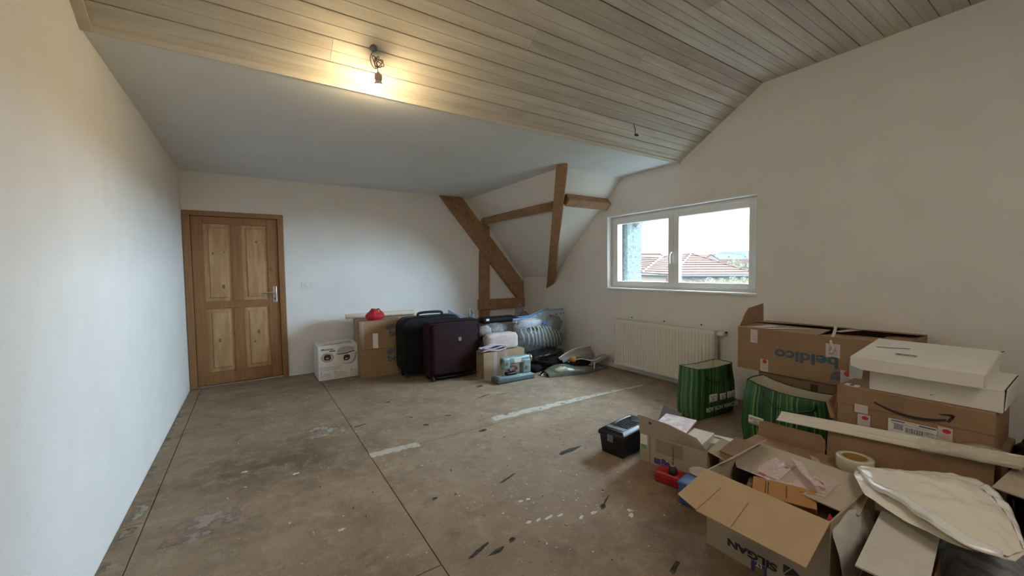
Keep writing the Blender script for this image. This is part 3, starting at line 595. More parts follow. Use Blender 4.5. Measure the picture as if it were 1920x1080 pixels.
obj('gutter', G().tube([Vector(e3)-Vector((0,0,.05)), Vector(e4)-Vector((0,0,.05))], .085, 8), gutter_m, house); obj('gutter', G().tube([Vector(e1)-Vector((0,0,.03)), Vector(e3)-Vector((0,0,.03))], .05, 8), gutter_m, house)
obj('downpipe', G().tube([(20.971,14.803,.9), (20.971,14.803,-3)], .05, 8), roof_edge, house)
wf = obj('house_window', G().panel([(20.30,15.90,.72), (20.50,15.765,.72), (20.50,15.765,.36), (20.30,15.90,.36)], .12, (-.55,-.83,0)), pale_m, house)
obj('pane', G().panel([(20.26,15.80,.68), (20.40,15.70,.68), (20.40,15.70,.40), (20.26,15.80,.40)], .01, (-.55,-.83,0)), glass_dark, wf)
def bush(name, label, c, r, m_, n, sd, cat='bush'):
    rn = random.Random(sd); g = G()
    for _ in range(n):
        d = Vector((rn.gauss(0,1), rn.gauss(0,1), rn.gauss(0,1))).normalized()*rn.uniform(.55,1); p = Vector((c[0]+d.x*r[0], c[1]+d.y*r[1], c[2]+d.z*r[2]))
        s_ = rn.uniform(.05,.10)*max(r); u = Vector((rn.gauss(0,1), rn.gauss(0,1), rn.gauss(0,1))).normalized(); w = u.orthogonal().normalized()
        g.add([p-u*s_, p+w*s_*.6, p+u*s_, p-w*s_*.6], [(0,1,2,3)])
    t = thing(name, label, cat, (c[0], c[1], -3))
    o = obj('foliage', g, m_, t, kind='stuff'); o.location = (-c[0], -c[1], 3)
    obj('stem', G().cyl((0,0,0), (0,0,c[2]+3), .06*max(r)+.03, .03, 8), beam_m, t); return t
for i, (x, y, z, r) in enumerate(((21.35,12.35,.42,.55), (21.9,12.0,.36,.5), (22.4,11.65,.44,.5), (22.9,11.3,.40,.5))):
    bush('garden_shrub', ['pale flowering shrub beside the mullion in right window pane', 'low pale shrub second from the mullion in right window pane', 'low pale shrub third from the mullion in right window pane', 'pale shrub at the far end of right window pane'][i], (x,y,z), (r*.6,r*.6,.42), leaf_m, 500, i+5)
bush('garden_tree', 'dark green round tree beyond the tiled roof', (31.0,15.5,.95), (.75,.75,.55), leaf_d, 600, 21, 'tree')
ab = thing('apartment_building', 'distant block with slate blue mansard roof and white dormers', 'building', (0,0,0))
q0, q1 = Vector((78.3,44.4,0)), Vector((85.4,39.6,0)); dd = (q1-q0).normalized(); nn = Vector((-dd.y, dd.x, 0)); nn = nn if nn.x > 0 else -nn
gg = G().panel([q0+Vector((0,0,-3)), q0+dd*14+Vector((0,0,-3)), q0+dd*14+Vector((0,0,2.9)), q0+Vector((0,0,2.9))], 8, nn); obj('facade', gg, pinkw_m, ab)
a = q0+Vector((0,0,2.9)); b_ = q0+dd*14+Vector((0,0,2.9))
gg = G().add([a, b_, b_+nn*2+Vector((0,0,1.95)), a+dd*1.2+nn*2+Vector((0,0,1.3)), b_+nn*8, a+nn*8, a+dd*2.6+nn*2.1+Vector((0,0,1.6))], [(0,1,2,6,3), (0,3,6,5), (6,2,4,5)]); obj('mansard_roof', gg, slate_m, ab)
for k, t in enumerate((.9, 3.3, 5.3, 6.6)):
    p = q0+dd*t+nn*(.45 if k else .3)+Vector((0,0,3.0)); hh = (.45,.85,.5,.95)[k]; w_ = (.35,.65,.4,.8)[k]
    dm = obj('dormer', G().panel([p, p+dd*w_, p+dd*w_+Vector((0,0,hh*.7)), p+dd*w_*.5+Vector((0,0,hh)), p+Vector((0,0,hh*.7))], 1.0, nn), mat('white_dormer', (.26,.265,.27), .8) if k == 0 else bpy.data.materials['white_dormer'], ab)
for k in range(5):
    p = q0+dd*(.8+k*1.4)+Vector((0,0,1.2))-nn*.06; obj('building_window', G().panel([p, p+dd*.5, p+dd*.5+Vector((0,0,.9)), p+Vector((0,0,.9))], .1, nn), pale_m, ab)
c2 = thing('cottage', 'small far house with red gable roof left of the slate roofed block', 'house', (0,0,0))
obj('gable_wall', G().panel([(47.7,28.55,-3), (49.4,27.43,-3), (49.4,27.43,2.25), (48.55,28.0,2.85), (47.7,28.55,2.25)], 3, (.55,.83,0)), pale_m, c2)
rp = [Vector((47.6,28.55,2.2)), Vector((48.55,28.0,2.92)), Vector((49.5,27.4,2.2))]
for a, b in ((rp[0], rp[1]), (rp[1], rp[2])): obj('roof_slope', G().panel([a, b, b+Vector((1.7,2.6,0)), a+Vector((1.7,2.6,0))], .08, (0,0,1)), roof_edge, c2)
bush('garden_tree', 'bare pale treetop in front of the slate roofed block', (52.5,27.2,1.5), (1.2,1.2,.8), leaf_m, 350, 31, 'tree')
for px_, py_, pz_ in ((11.0,10.8,3.17), (18.5,5.85,2.76)):
    up = thing('utility_pole', 'grey cable pole hidden beyond the %s side of the window' % ('pier' if px_ < 12 else 'house'), 'pole', (px_, py_, -3)); obj('shaft', G().cyl((0,0,0), (0,0,pz_+3.01), .09, .07, 10), gutter_m, up)
cb = obj('overhead_cable', G().tube([(11.0,10.8,3.17), (12.967,9.531,3.072), (13.807,8.974,3.018), (15.823,7.638,2.884), (18.5,5.85,2.76)], .012, 6), gutter_m); tag(cb, 'thin overhead cable crossing the white sky in the window', 'cable')

# ------------------------------------------------------------------ boxes
def carton(name, label, cat, loc, rz, w, d, h, m_, tape=brown_tape, group=None, seam=True):
    t = thing(name, label, cat, loc, rz, group)
    obj('body', G().box(0, 0, .001, w, d, h-.004), m_, t, bevel=.004)
    if seam:
        obj('flap', G().box(.001, .001, h-.004, w-.001, d/2-.0015, h), m_, t, bevel=.0015, seg=1); obj('flap', G().box(.001, d/2+.0015, h-.004, w-.001, d-.001, h), m_, t, bevel=.0015, seg=1)
        if tape:
            g = G(); g.box(-.0008, d/2-.025, h, w+.0008, d/2+.025, h+.0006); g.box(-.0008, d/2-.025, h-.07, 0, d/2+.025, h); g.box(w, d/2-.025, h-.07, w+.0008, d/2+.025, h); obj('tape', g, tape, t)
    return t
def face(t, name, pts, m_, th=.0008, off=0.0):   # flat print or label on the front (-y) face, pts in (x,z)
    return obj(name, G().panel([(x, -off, z) for x, z in pts], th, (0,-1,0)), m_, t)
def rect(x0, z0, x1_, z1): return [(x0,z0), (x1_,z0), (x1_,z1), (x0,z1)]
def leaf_logo(t, cx, cz, s, m_, flip=1, y=0):
    a = [(cx-s*flip, cz-.1*s*flip), (cx-.5*s*flip, cz+.42*s*flip), (cx+.1*s*flip, cz+.62*s*flip), (cx+.75*s*flip, cz+.70*s*flip), (cx+.70*s*flip, cz+.1*s*flip), (cx+.25*s*flip, cz-.38*s*flip), (cx-.4*s*flip, cz-.40*s*flip)]
    return face(t, 'leaf_emblem', a, m_)

# cooker box by the back wall
ck = carton('cooker_box', 'white printed kitchen appliance carton on floor against back wall', 'box', (.667, 5.408, 0), 0, .477, .386, .43, white_card, tape=None)
text('Moulinex', .034, ink, ck, (.108, -.001, .387), name='lettering', bold=.0008, width=.145)
face(ck, 'print_bar', rect(.13,.355,.20,.368), ink)
ring = obj('round_emblem', G().lathe([(.072,-.0002), (.072,-.0008), (.001,-.0008)], (0,0,0), 28, 'y'), mat('rust_red_print', (.42,.13,.09), .6), ck); ring.location = (.105, 0, .285); ring.scale = (1,1,.80)
r2_ = obj('round_emblem', G().lathe([(.063,-.0008), (.063,-.0012), (.001,-.0012)], (0,0,0), 28, 'y'), mat('pale_print', (.60,.50,.46), .6), ck); r2_.location = (.105,0,.285); r2_.scale = (1,1,.80)
face(ck, 'emblem_print', [(.062,.275), (.075,.25), (.135,.25), (.150,.275), (.142,.315), (.12,.325), (.085,.325), (.068,.31)], ink, off=.0012)
face(ck, 'emblem_print', rect(.09,.268,.12,.285), pink_ink, off=.002)
pot = [(.205,.315), (.215,.29), (.235,.235), (.26,.20), (.30,.188), (.36,.188), (.40,.21), (.425,.25), (.44,.32), (.43,.335), (.33,.325)]
face(ck, 'pot_print', [(x+.02, z-.012) for x, z in pot], grey_ink); face(ck, 'pot_print', pot, mat('pale_grey_print', (.66,.65,.64), .6), off=.0008)
face(ck, 'pot_lid_print', [(.200,.318), (.24,.309), (.33,.312), (.445,.338), (.42,.345), (.33,.326), (.25,.322)], ink, off=.0016)
face(ck, 'pot_lid_print', [(.215,.328), (.32,.333), (.42,.35), (.43,.385), (.36,.41), (.27,.40), (.225,.37)], mat('mid_grey_print', (.46,.45,.45), .6), off=.0008)
face(ck, 'pot_print', [(.29,.255), (.30,.225), (.345,.222), (.372,.245), (.372,.285), (.345,.300), (.305,.295)], ink, off=.0016); face(ck, 'pot_print', rect(.315,.24,.345,.258), pink_ink, off=.0024)
for x0, z0, x1_, z1 in ((.015,.118,.27,.172), (.015,.012,.155,.092), (.175,.012,.345,.092), (.37,.012,.47,.098)):
    nl = max(3, int((z1-z0)/.012))
    for k in range(nl): face(ck, 'text_line', rect(x0, z0+(k+.3)*(z1-z0)/nl, x1_-(.02 if k % 3 else 0), z0+(k+.62)*(z1-z0)/nl), grey_ink)
for x in (.025, .19, .38): face(ck, 'text_dot', rect(x,.096,x+.012,.106), ink)
obj('top_print', G().panel([(.02,.05,.4304), (.28,.10,.4304), (.33,.2,.4304), (.10,.12,.4304)], .0006, (0,0,1)), grey_ink, ck); obj('top_print', G().panel([(.25,.08,.4304), (.42,.06,.4304), (.44,.3,.4304), (.3,.25,.4304)], .0006, (0,0,1)), bpy.data.materials['mid_grey_print'], ck)

def bel(loc, rz, h, label, up):
    t = carton('moving_carton', label, 'box', loc, rz, .80, .48, h, kraft, group='stacked cartons by the back wall')
    leaf_logo(t, .385, h*.72 if up else h*.84, .075, leaf_ink)
    text('beldico', .125, blue_ink, t, (.55 if up else .52, -.001, h*.50 if up else h*.60), bold=.002, width=.36)
    return t
b1 = bel((1.125, 5.20, 0), -2, .365, 'lower brown moving carton standing on floor beside the white appliance carton', False)
for z in (.02, .30): face(b1, 'tape', rect(.19, z if z < .1 else .26, .25, .14 if z < .1 else .36), brown_tape)
b2 = bel((1.12, 5.20, .366), -3, .364, 'upper brown moving carton with red pouch on top', True)
face(b2, 'paper_label', rect(.16,.01,.225,.20), paper); face(b2, 'tape', rect(.03,.0,.055,.36), clear_tape)
obj('round_sticker', G().lathe([(.115,.3646), (.115,.3654)], (.62,.12,0), 28), red_ink, b2); obj('round_sticker', G().lathe([(.095,.3654), (.095,.366)], (.62,.12,0), 28), paper, b2); obj('round_sticker', G().lathe([(.075,.366), (.075,.3666)], (.62,.12,0), 28), red_ink, b2)
o = obj('paper_roll', G().lathe([(.012,0), (.012,-.002), (.033,-.002), (.033,.92), (.010,.92)], (0,0,0), 24, 'x'), roll_m, None, smooth=False); o.location = (1.04, 5.60, .766); o.rotation_euler = (0,0,R(-2)); tag(o, 'cream paper roll lying along the back of upper moving carton', 'roll')
rp_ = thing('red_pouch', 'small red cloth pouch gathered open, on top of the carton stack', 'pouch', (1.345, 5.30, .731))
g = G()
def pouch(u, v):
    t = 2*math.pi*u; r = [.085,.118,.122,.105,.072,.050][min(5, int(v*5))]; r2q = [.085,.118,.122,.105,.072,.050][min(5, int(v*5)+1)]; fr = v*5-int(v*5)
    r = (r*(1-fr)+r2q*fr)*(1+.06*math.sin(9*t)*v); return (r*math.cos(t), r*.8*math.sin(t), .002+.135*v+.012*math.sin(3*t+1)*v)
g.grid(pouch, 36, 10); g.lathe([(.08,0), (.08,.004)], (0,0,0), 20); obj('pouch_body', g, red_m, rp_, smooth=True)
obj('lining', G().ball((.005,-.01,.125), (.05,.035,.016), 16, 8, .4, 4, 3), olive, rp_, smooth=True); obj('tie', G().ball((.03,-.055,.118), (.014,.008,.02), 10, 6, .3, 3, 3), mat('dusty_pink_cloth', (.42,.22,.20), .8), rp_)

def wheel(t, x, y, r=.028):
    w_ = obj('wheel', G().lathe([(r*.5,-.012), (r,-.010), (r,.010), (r*.5,.012)], (0,0,0), 16, 'x'), dark_rub, t); w_.location = (x, y, r)
    obj('fork', G().box(-.016, -.012, 0, .016, .012, .035), black_pl, w_, bevel=.003)
# black rounded hard case
bs = thing('suitcase', 'black rounded hard suitcase behind the maroon one', 'suitcase', (1.545, 4.86, 0), -1)
bmh = bmesh.new(); 
def rbox(x0, y0, z0, x1_, y1, z1, r, seg=5, vert_only=None):
    b = bmesh.new(); bmesh.ops.create_cube(b, size=1.0)
    for v in b.verts: v.co = Vector((x0+(v.co.x+.5)*(x1_-x0), y0+(v.co.y+.5)*(y1-y0), z0+(v.co.z+.5)*(z1-z0)))
    ed = b.edges[:] if vert_only is None else [e for e in b.edges if abs((e.verts[0].co-e.verts[1].co).normalized()[vert_only]) > .9]
    bmesh.ops.bevel(b, geom=ed, offset=r, segments=seg, profile=.5, affect='EDGES')
    b.verts.ensure_lookup_table(); g = G(); b.verts.index_update(); g.add([v.co.copy() for v in b.verts], [tuple(v.index for v in f.verts) for f in b.faces]); b.free(); return g
sh = rbox(0, 0, .045, .84, .27, .765, .13, 6, 1); o = obj('shell', sh, black_ny, bs, bevel=.03, seg=4)
obj('band', rbox(-.003, .122, .042, .843, .140, .768, .131, 6, 1), black_pl, bs)
obj('handle', G().tube(smooth_pts([(.26,.135,.762), (.27,.135,.80), (.34,.135,.812), (.52,.135,.812), (.59,.135,.80), (.60,.135,.762)]), .018, 10), black_pl, bs, smooth=True)
for x in (.07,.77):
    for y in (.05,.22): wheel(bs, x, y)
ms = thing('suitcase', 'large maroon fabric suitcase on wheels in front of the black one', 'suitcase', (1.765, 4.49, 0), -1)
obj('body', rbox(0, .03, .05, .70, .27, .735, .05, 5), maroon_m, ms, smooth=True)
obj('front_pocket', rbox(.03, -.005, .075, .675, .06, .70, .04, 5), maroon_m, ms, smooth=True)
zp = [(.05,-.004,.60), (.05,-.005,.655), (.09,-.005,.672), (.60,-.005,.680), (.645,-.005,.66), (.655,-.004,.60), (.655,-.004,.20)]
obj('zip', G().tube(smooth_pts(zp), .004, 6), black_ny, ms); obj('zip', G().tube(smooth_pts([(.13,-.006,.545), (.3,-.007,.575), (.55,-.007,.605), (.62,-.006,.60)]), .003, 6), black_ny, ms)
obj('zip_pull', G().box(.634,-.012,.575,.642,-.005,.598), chrome, ms, bevel=.001)
bdg = obj('badge', G().box(.375,-.009,.48,.415,-.004,.525), chrome, ms, bevel=.003)
obj('piping', G().tube(smooth_pts([(.02,.035,.10), (.018,.03,.68), (.06,.03,.728), (.64,.03,.728), (.684,.03,.68), (.684,.03,.10)]), .005, 6), black_ny, ms, smooth=True)
obj('handle', G().tube(smooth_pts([(.27,.16,.733), (.28,.16,.760), (.42,.16,.760), (.43,.16,.733)]), .011, 8), black_pl, ms, smooth=True)
obj('skid', G().box(.10,.02,.035,.60,.06,.052), black_pl, ms, bevel=.004)
for x in (.055,.655):
    for y in (.05,.24): wheel(ms, x, y)

# carton with clothes on it, right of the suitcases
cc = carton('carton', 'worn brown carton under folded mauve cloth beside the suitcases', 'box', (2.375, 4.265, 0), -3, .60, .225, .328, mat('worn_kraft', (.25,.17,.10), .8, (.30,.21,.125), 6), tape=clear_tape)
for x in (.14, .30): face(cc, 'tape', rect(x,.0,x+.05,.325), clear_tape)
o = obj('folded_blanket', G().ball((0,0,.105), (.235,.085,.108), 40, 18, .05, 2.5, 4, flat=.004, power=.45), pink_cl, None, smooth=True); o.location = (2.705, 4.385, .329); o.rotation_euler = (0,0,R(-4)); tag(o, 'dusty pink folded blanket stacked at back of worn carton', 'blanket')
t = thing('folded_garment', 'mauve folded garment in front of the pink blanket', 'garment', (2.53, 4.30, .329))
for k in range(3):
    def fold(u, v, k=k): return (-.17+.34*u+.02*math.sin(5*v+k), -.04+.09*v, .012+.024*k+.010*math.sin(7*u+2*k)+.008*math.sin(9*v+k)+ (.012*u if k == 2 else 0))
    obj('fold', G().grid(fold, 24, 10), mauve_cl, t, smooth=True, solid=.018)
sw = thing('sewing_machine', 'teal enamelled sewing machine on floor in front of worn carton', 'sewing machine', (2.395, 3.955, 0), -1)
obj('base', rbox(0, 0, .004, .53, .18, .066, .014, 3), teal_d, sw, smooth=True); obj('bed_plate', rbox(.03, .015, .060, .50, .165, .074, .006, 2), teal, sw, smooth=True)
obj('arm', rbox(.10, .045, .205, .50, .14, .292, .022, 4), teal, sw, smooth=True); obj('pillar', rbox(.385, .04, .07, .505, .145, .25, .022, 4), teal, sw, smooth=True); obj('head', rbox(.10, .04, .150, .20, .145, .290, .022, 4), teal, sw, smooth=True)
obj('name_plate', G().panel([(.245,.0435,.275), (.365,.0435,.275), (.35,.0435,.222), (.262,.0435,.222)], .002, (0,-1,0)), mat('cream_plate', (.50,.47,.42), .5), sw)
hw = obj('hand_wheel', G().lathe([(.010,.505), (.045,.507), (.050,.516), (.045,.526), (.015,.530)], (0,.09,.245), 24, 'x'), chrome, sw, smooth=True)
obj('needle_bar', G().cyl((.13,.09,.15), (.13,.09,.085), .005), chrome, sw); obj('presser_foot', G().box(.115,.07,.074,.145,.105,.084), chrome, sw, bevel=.002); obj('stitch_dial', G().lathe([(.022,.038), (.020,.028), (.004,.026)], (.44,0,.15), 18, 'y'), chrome, sw)
obj('thread_guide', G().tube([(.46,.09,.29), (.46,.09,.33)], .003, 6), chrome, sw); obj('tension_dial', G().lathe([(.016,.038), (.014,.022), (.004,.02)], (.15,0,.225), 16, 'y'), chrome, sw); obj('catch', G().box(.525,.02,.02,.540,.05,.05), black_pl, sw, bevel=.003)
pd = thing('foot_pedal', 'black foot pedal with coiled lead tucked under sewing machine arm', 'pedal', (2.60, 3.985, .075))
obj('pedal', rbox(-.05,.005,0,.09,.085,.035,.012,3), black_pl, pd, smooth=True)
lead = [(.06*math.cos(t*1.1)+.03+.012*math.sin(t*2.3), .03+.02*math.sin(t*.7), .062+.030*math.sin(t*1.1)+.004*t*.3) for t in [k*.45 for k in range(40)]]
obj('lead', G().tube(smooth_pts(lead, 3), .0045, 6), black_pl, pd, smooth=True)

# corner heap: bags behind and beside
def heap(name, label, cat, c, r, m_, amp=.18, fr=2.4, sd=1, power=.8, flat=None, n=(40,22)):
    o = obj(name, G().ball((0,0,0), r, n[0], n[1], amp, fr, sd, flat=-r[2]*.82 if flat is None else flat, power=power), m_, None, smooth=True)
    o.location = (c[0], c[1], c[2]+r[2]*.82); tag(o, label, cat); return o
heap('bin_bag', 'black bin bag on floor under the striped clothes bag', 'bag', (3.50, 4.62, 0), (.36,.30,.12), black_bag, .25, 3, 5)
heap('bin_bag', 'dark bin bag standing on floor behind the worn carton', 'bag', (2.98, 5.10, 0), (.36,.17,.235), black_bag, .2, 3, 8, .6)
cbg = thing('clear_bag', 'clear plastic bag of pale and brown clothes behind pink blanket', 'bag', (2.86, 4.86, .43))
obj('film', G().ball((.0,-.02,.07), (.29,.12,.10), 36, 16, .2, 3, 11, flat=.0), film, cbg, smooth=True)
o = obj('clothing_bundle', G().ball((0,0,0), (.13,.085,.075), 24, 12, .25, 3, 12, flat=-.06), mat('brown_knit', (.16,.13,.10), .9, (.26,.21,.16), 12, bump=.4, bscale=30), None, smooth=True); o.location = (2.92,4.85,.50); tag(o, 'brown knitted bundle inside the clear bag behind pink blanket', 'clothes')
o = obj('clothing_bundle', G().ball((0,0,0), (.11,.08,.075), 24, 12, .25, 3, 14, flat=-.06), pink_cl, None, smooth=True); o.location = (2.72,4.84,.50); tag(o, 'pale pink bundle inside the clear bag next to the suitcase', 'clothes')
fc = thing('flat_case', 'flat black case with white tag lying in front of timber post', 'case', (2.74, 4.92, .585), -3)
obj('case_body', rbox(0, 0, .0, .58, .22, .085, .038, 4), black_ny, fc, smooth=True); obj('tag', G().box(.055,-.003,.045,.10,.0,.075), paper, fc)
zb = thing('zip_bag', 'empty clear zip bag with blue strip draped behind the black suitcase', 'bag', (2.2, 5.19, 0))
def sheet(u, v): return (.14+.53*u, .03*math.sin(5*u+3*v)+.02*v, .80-.32*u-.30*(1-v)*(1-.6*u)+.01*math.sin(9*u+4*v))
obj('film', G().grid(sheet, 26, 14), film, zb, smooth=True, solid=.0015)
obj('zip_strip', G().tube(smooth_pts([sheet(u/8, 1) for u in range(9)]), .009, 8), zip_blue, zb, smooth=True)
def tuft(u, v): return (.46+.09*u*(1-v*.4)+.012*math.sin(8*v), .02*math.sin(7*u+5*v), .58+.245*v-.10*u)
obj('dotted_film', G().grid(tuft, 10, 14), clear('dotted_film', (.8,.86,.9), .5, .2, (.45,.58,.66), .8, 20), zb, smooth=True, solid=.0015)
for u, v in ((.2,.85), (.6,.7), (.3,.5), (.75,.9), (.5,.3)):
    p = tuft(u, v); obj('dot', G().lathe([(.010,0), (.010,.002)], (0,0,0), 10, 'y'), ink, zb).location = (p[0], p[1]-.005, p[2])
# the big zip bag of striped clothes
SB = Vector((3.52, 4.66, .20))
big = thing('storage_bag', 'bulging clear zip storage bag of striped clothes in the corner', 'bag', SB)
def bagp(u, v):
    t = 2*math.pi*u; w = .515*(1-.10*v**3)*(1+.05*math.sin(3*t+2*v)); d = (.21*(math.sin(math.pi*min(1,.18+v*.86))**.7))*(1-.45*v)+.012
    x = math.copysign(abs(math.cos(t))**.7, math.cos(t))*w; y = math.copysign(abs(math.sin(t))**.8, math.sin(t))*d
    q = noise.noise(Vector((x*4, y*4, v*3)))*.025
    return (x+q, y+q, .50*v+.05*v*(x/.5)+.018*math.sin(7*x)*v)
g = G().grid(bagp, 56, 20); obj('film', g, film, big, smooth=True)
top = [bagp(u, 1.0) for u in [.5-.5*k/12 for k in range(13)]]
obj('zip_strip', G().tube(smooth_pts(top, 3), .010, 8), zip_blue, big, smooth=True); obj('zip_strip', G().tube(smooth_pts([(p[0]*.8+.02, p[1]+.03, p[2]+.022) for p in top[:9]], 3), .008, 8), zip_blue, big, smooth=True)
for k in range(9):
    p = bagp(.5+.5*(k+.6)/9.5, .88); o = obj('vent_dot', G().lathe([(.011,0), (.011,.003)], (0,0,0), 12, 'y'), ink, big); o.location = (p[0], p[1]-.006, p[2])
o = obj('striped_garment', G().ball((0,0,0), (.40,.125,.16), 40, 20, .12, 3, 21, power=.7), stripe_m, None, smooth=True); o.location = SB+Vector((.03,-.015,.17)); o.rotation_euler = (0, R(12), 0); tag(o, 'black and cream striped garment inside the clear storage bag', 'clothes')
o = obj('grey_garment', G().ball((0,0,0), (.22,.09,.085), 30, 14, .2, 3, 22, power=.8), grey_cl, None, smooth=True); o.location = SB+Vector((-.17,-.01,.365)); tag(o, 'pale grey garment at top of the clear storage bag', 'clothes')
o = obj('dark_garment', G().ball((0,0,0), (.15,.08,.13), 24, 14, .2, 4, 23), mat('dark_grey_knit', (.06,.058,.055), .85, (.12,.115,.11), 20, bump=.4), None, smooth=True); o.location = SB+Vector((.29,-.01,.33)); tag(o, 'dark grey knitwear at window side of the clear storage bag', 'clothes')
o = obj('bottle', rbox(-.03,-.012,-.02,.03,.012,.02,.008,3), mat('bright_blue_plastic', (.06,.13,.5), .4), None, smooth=True); o.location = SB+Vector((.02,-.125,.375)); tag(o, 'small bright blue plastic bottle at front of the clear storage bag', 'bottle')
rb_ = thing('plastic_bag', 'wrinkled clear bag with reddish contents behind the storage bag', 'bag', (3.64, 5.22, .0))
def tip(u, v): t = 2*math.pi*u; r = .16*(1-v)**.7+.012; return (r*math.cos(t)*(1+.2*math.sin(3*t))-.07*v, r*.7*math.sin(t), .36+.44*v+.02*math.sin(5*t))
obj('film', G().grid(tip, 24, 12), smoke_f, rb_, smooth=True); obj('contents', G().ball((.02,0,.52), (.13,.08,.16), 24, 12, .2, 3, 31), mat('dull_red_cloth', (.20,.07,.075), .85, (.30,.2,.17), 8), rb_, smooth=True)
heap('clothes_sack', 'grey sack of clothes on floor behind the storage bag', 'sack', (3.74, 5.22, 0), (.30,.22,.19), grey_cl, .2, 3, 33)
heap('black_jacket', 'black jacket rolled up on floor before the bin bag', 'jacket', (3.62, 4.22, 0), (.42,.13,.085), black_cl, .3, 3, 41, .9)
heap('black_glove', 'small black crumpled cloth on floor beside sewing machine', 'cloth', (3.12, 4.22, 0), (.12,.09,.045), black_cl, .3, 4, 43, .9)
# open grey bag with white piping
ob = thing('tote_bag', 'grey bag with white piping lying open below the radiator end', 'bag', (3.03, 3.97, 0), -5)
def tote(u, v):
    x = .06+.96*u; t = v*math.pi; hgt = .12*math.sin(math.pi*min(1, .15+.8*u))*(1+.2*math.sin(9*u)); w = .11+.09*math.sin(math.pi*u)
    return (x, -w*math.cos(t)*.9-.02, .004+hgt*math.sin(t)**.8*(.72+.28*math.sin(4*u+2*v)))
obj('bag_body', G().grid(tote, 30, 14), mat('grey_green_bag_film', (.055,.06,.045), .25, (.12,.125,.10), 5, bump=.7, bscale=20), ob, smooth=True)
def tflap(u, v): return (.42+.58*u, .09+.10*v+.05*u, .10+.18*v*(.3+.7*u)+.03*math.sin(4*u)+.02*math.sin(6*v))
obj('bag_flap', G().grid(tflap, 16, 10), mat('grey_bag_fabric', (.25,.24,.24), .7, (.32,.31,.31), 6, bump=.2), ob, smooth=True, solid=.004)
obj('bag_side', G().grid(lambda u, v: (.70+.36*u, -.05+.22*v-.05*u, .02+.13*u*(1-.3*v)+.03*math.sin(3*v)), 12, 10), bpy.data.materials['grey_bag_fabric'], ob, smooth=True, solid=.004)
obj('piping', G().tube(smooth_pts([tflap(u/8, 1) for u in range(9)]), .007, 7), piping_m, ob, smooth=True); obj('piping', G().tube(smooth_pts([(.45,.02,.12), (.62,-.02,.155), (.80,-.05,.115), (.95,-.03,.13), (1.06,.03,.145)]), .008, 7), piping_m, ob, smooth=True)
obj('piping', G().tube(smooth_pts([(1.0,.15,.27), (1.01,.13,.18), (1.0,.08,.12)]), .007, 7), piping_m, ob, smooth=True); obj('piping', G().tube(smooth_pts([(.80,-.10,.10), (.74,-.16,.05), (.72,-.17,.008)]), .006, 7), piping_m, ob, smooth=True); obj('drawstring', G().tube(smooth_pts([(.0,-.02,.01), (.06,.0,.035), (.10,.01,.02), (.02,-.03,.005)]), .006, 7), piping_m, ob, smooth=True)
obj('contents', G().ball((.60,.03,.075), (.22,.09,.065), 24, 12, .2, 3, 19), black_cl, ob, smooth=True)  # black lump added for the shade inside the open bag
obj('green_film', G().ball((.27,-.10,.058), (.13,.05,.055), 20, 10, .2, 3, 3), mat('pale_green_film', (.26,.28,.17), .35, bump=.4), ob, smooth=True)
o = obj('orange_ball', G().ball((0,0,0), (.043,.043,.043), 20, 12, .05, 4, 2), orange_b, None, smooth=True); o.location = (3.55, 3.93, .155); tag(o, 'small orange ball peeping out of the open grey bag', 'ball')

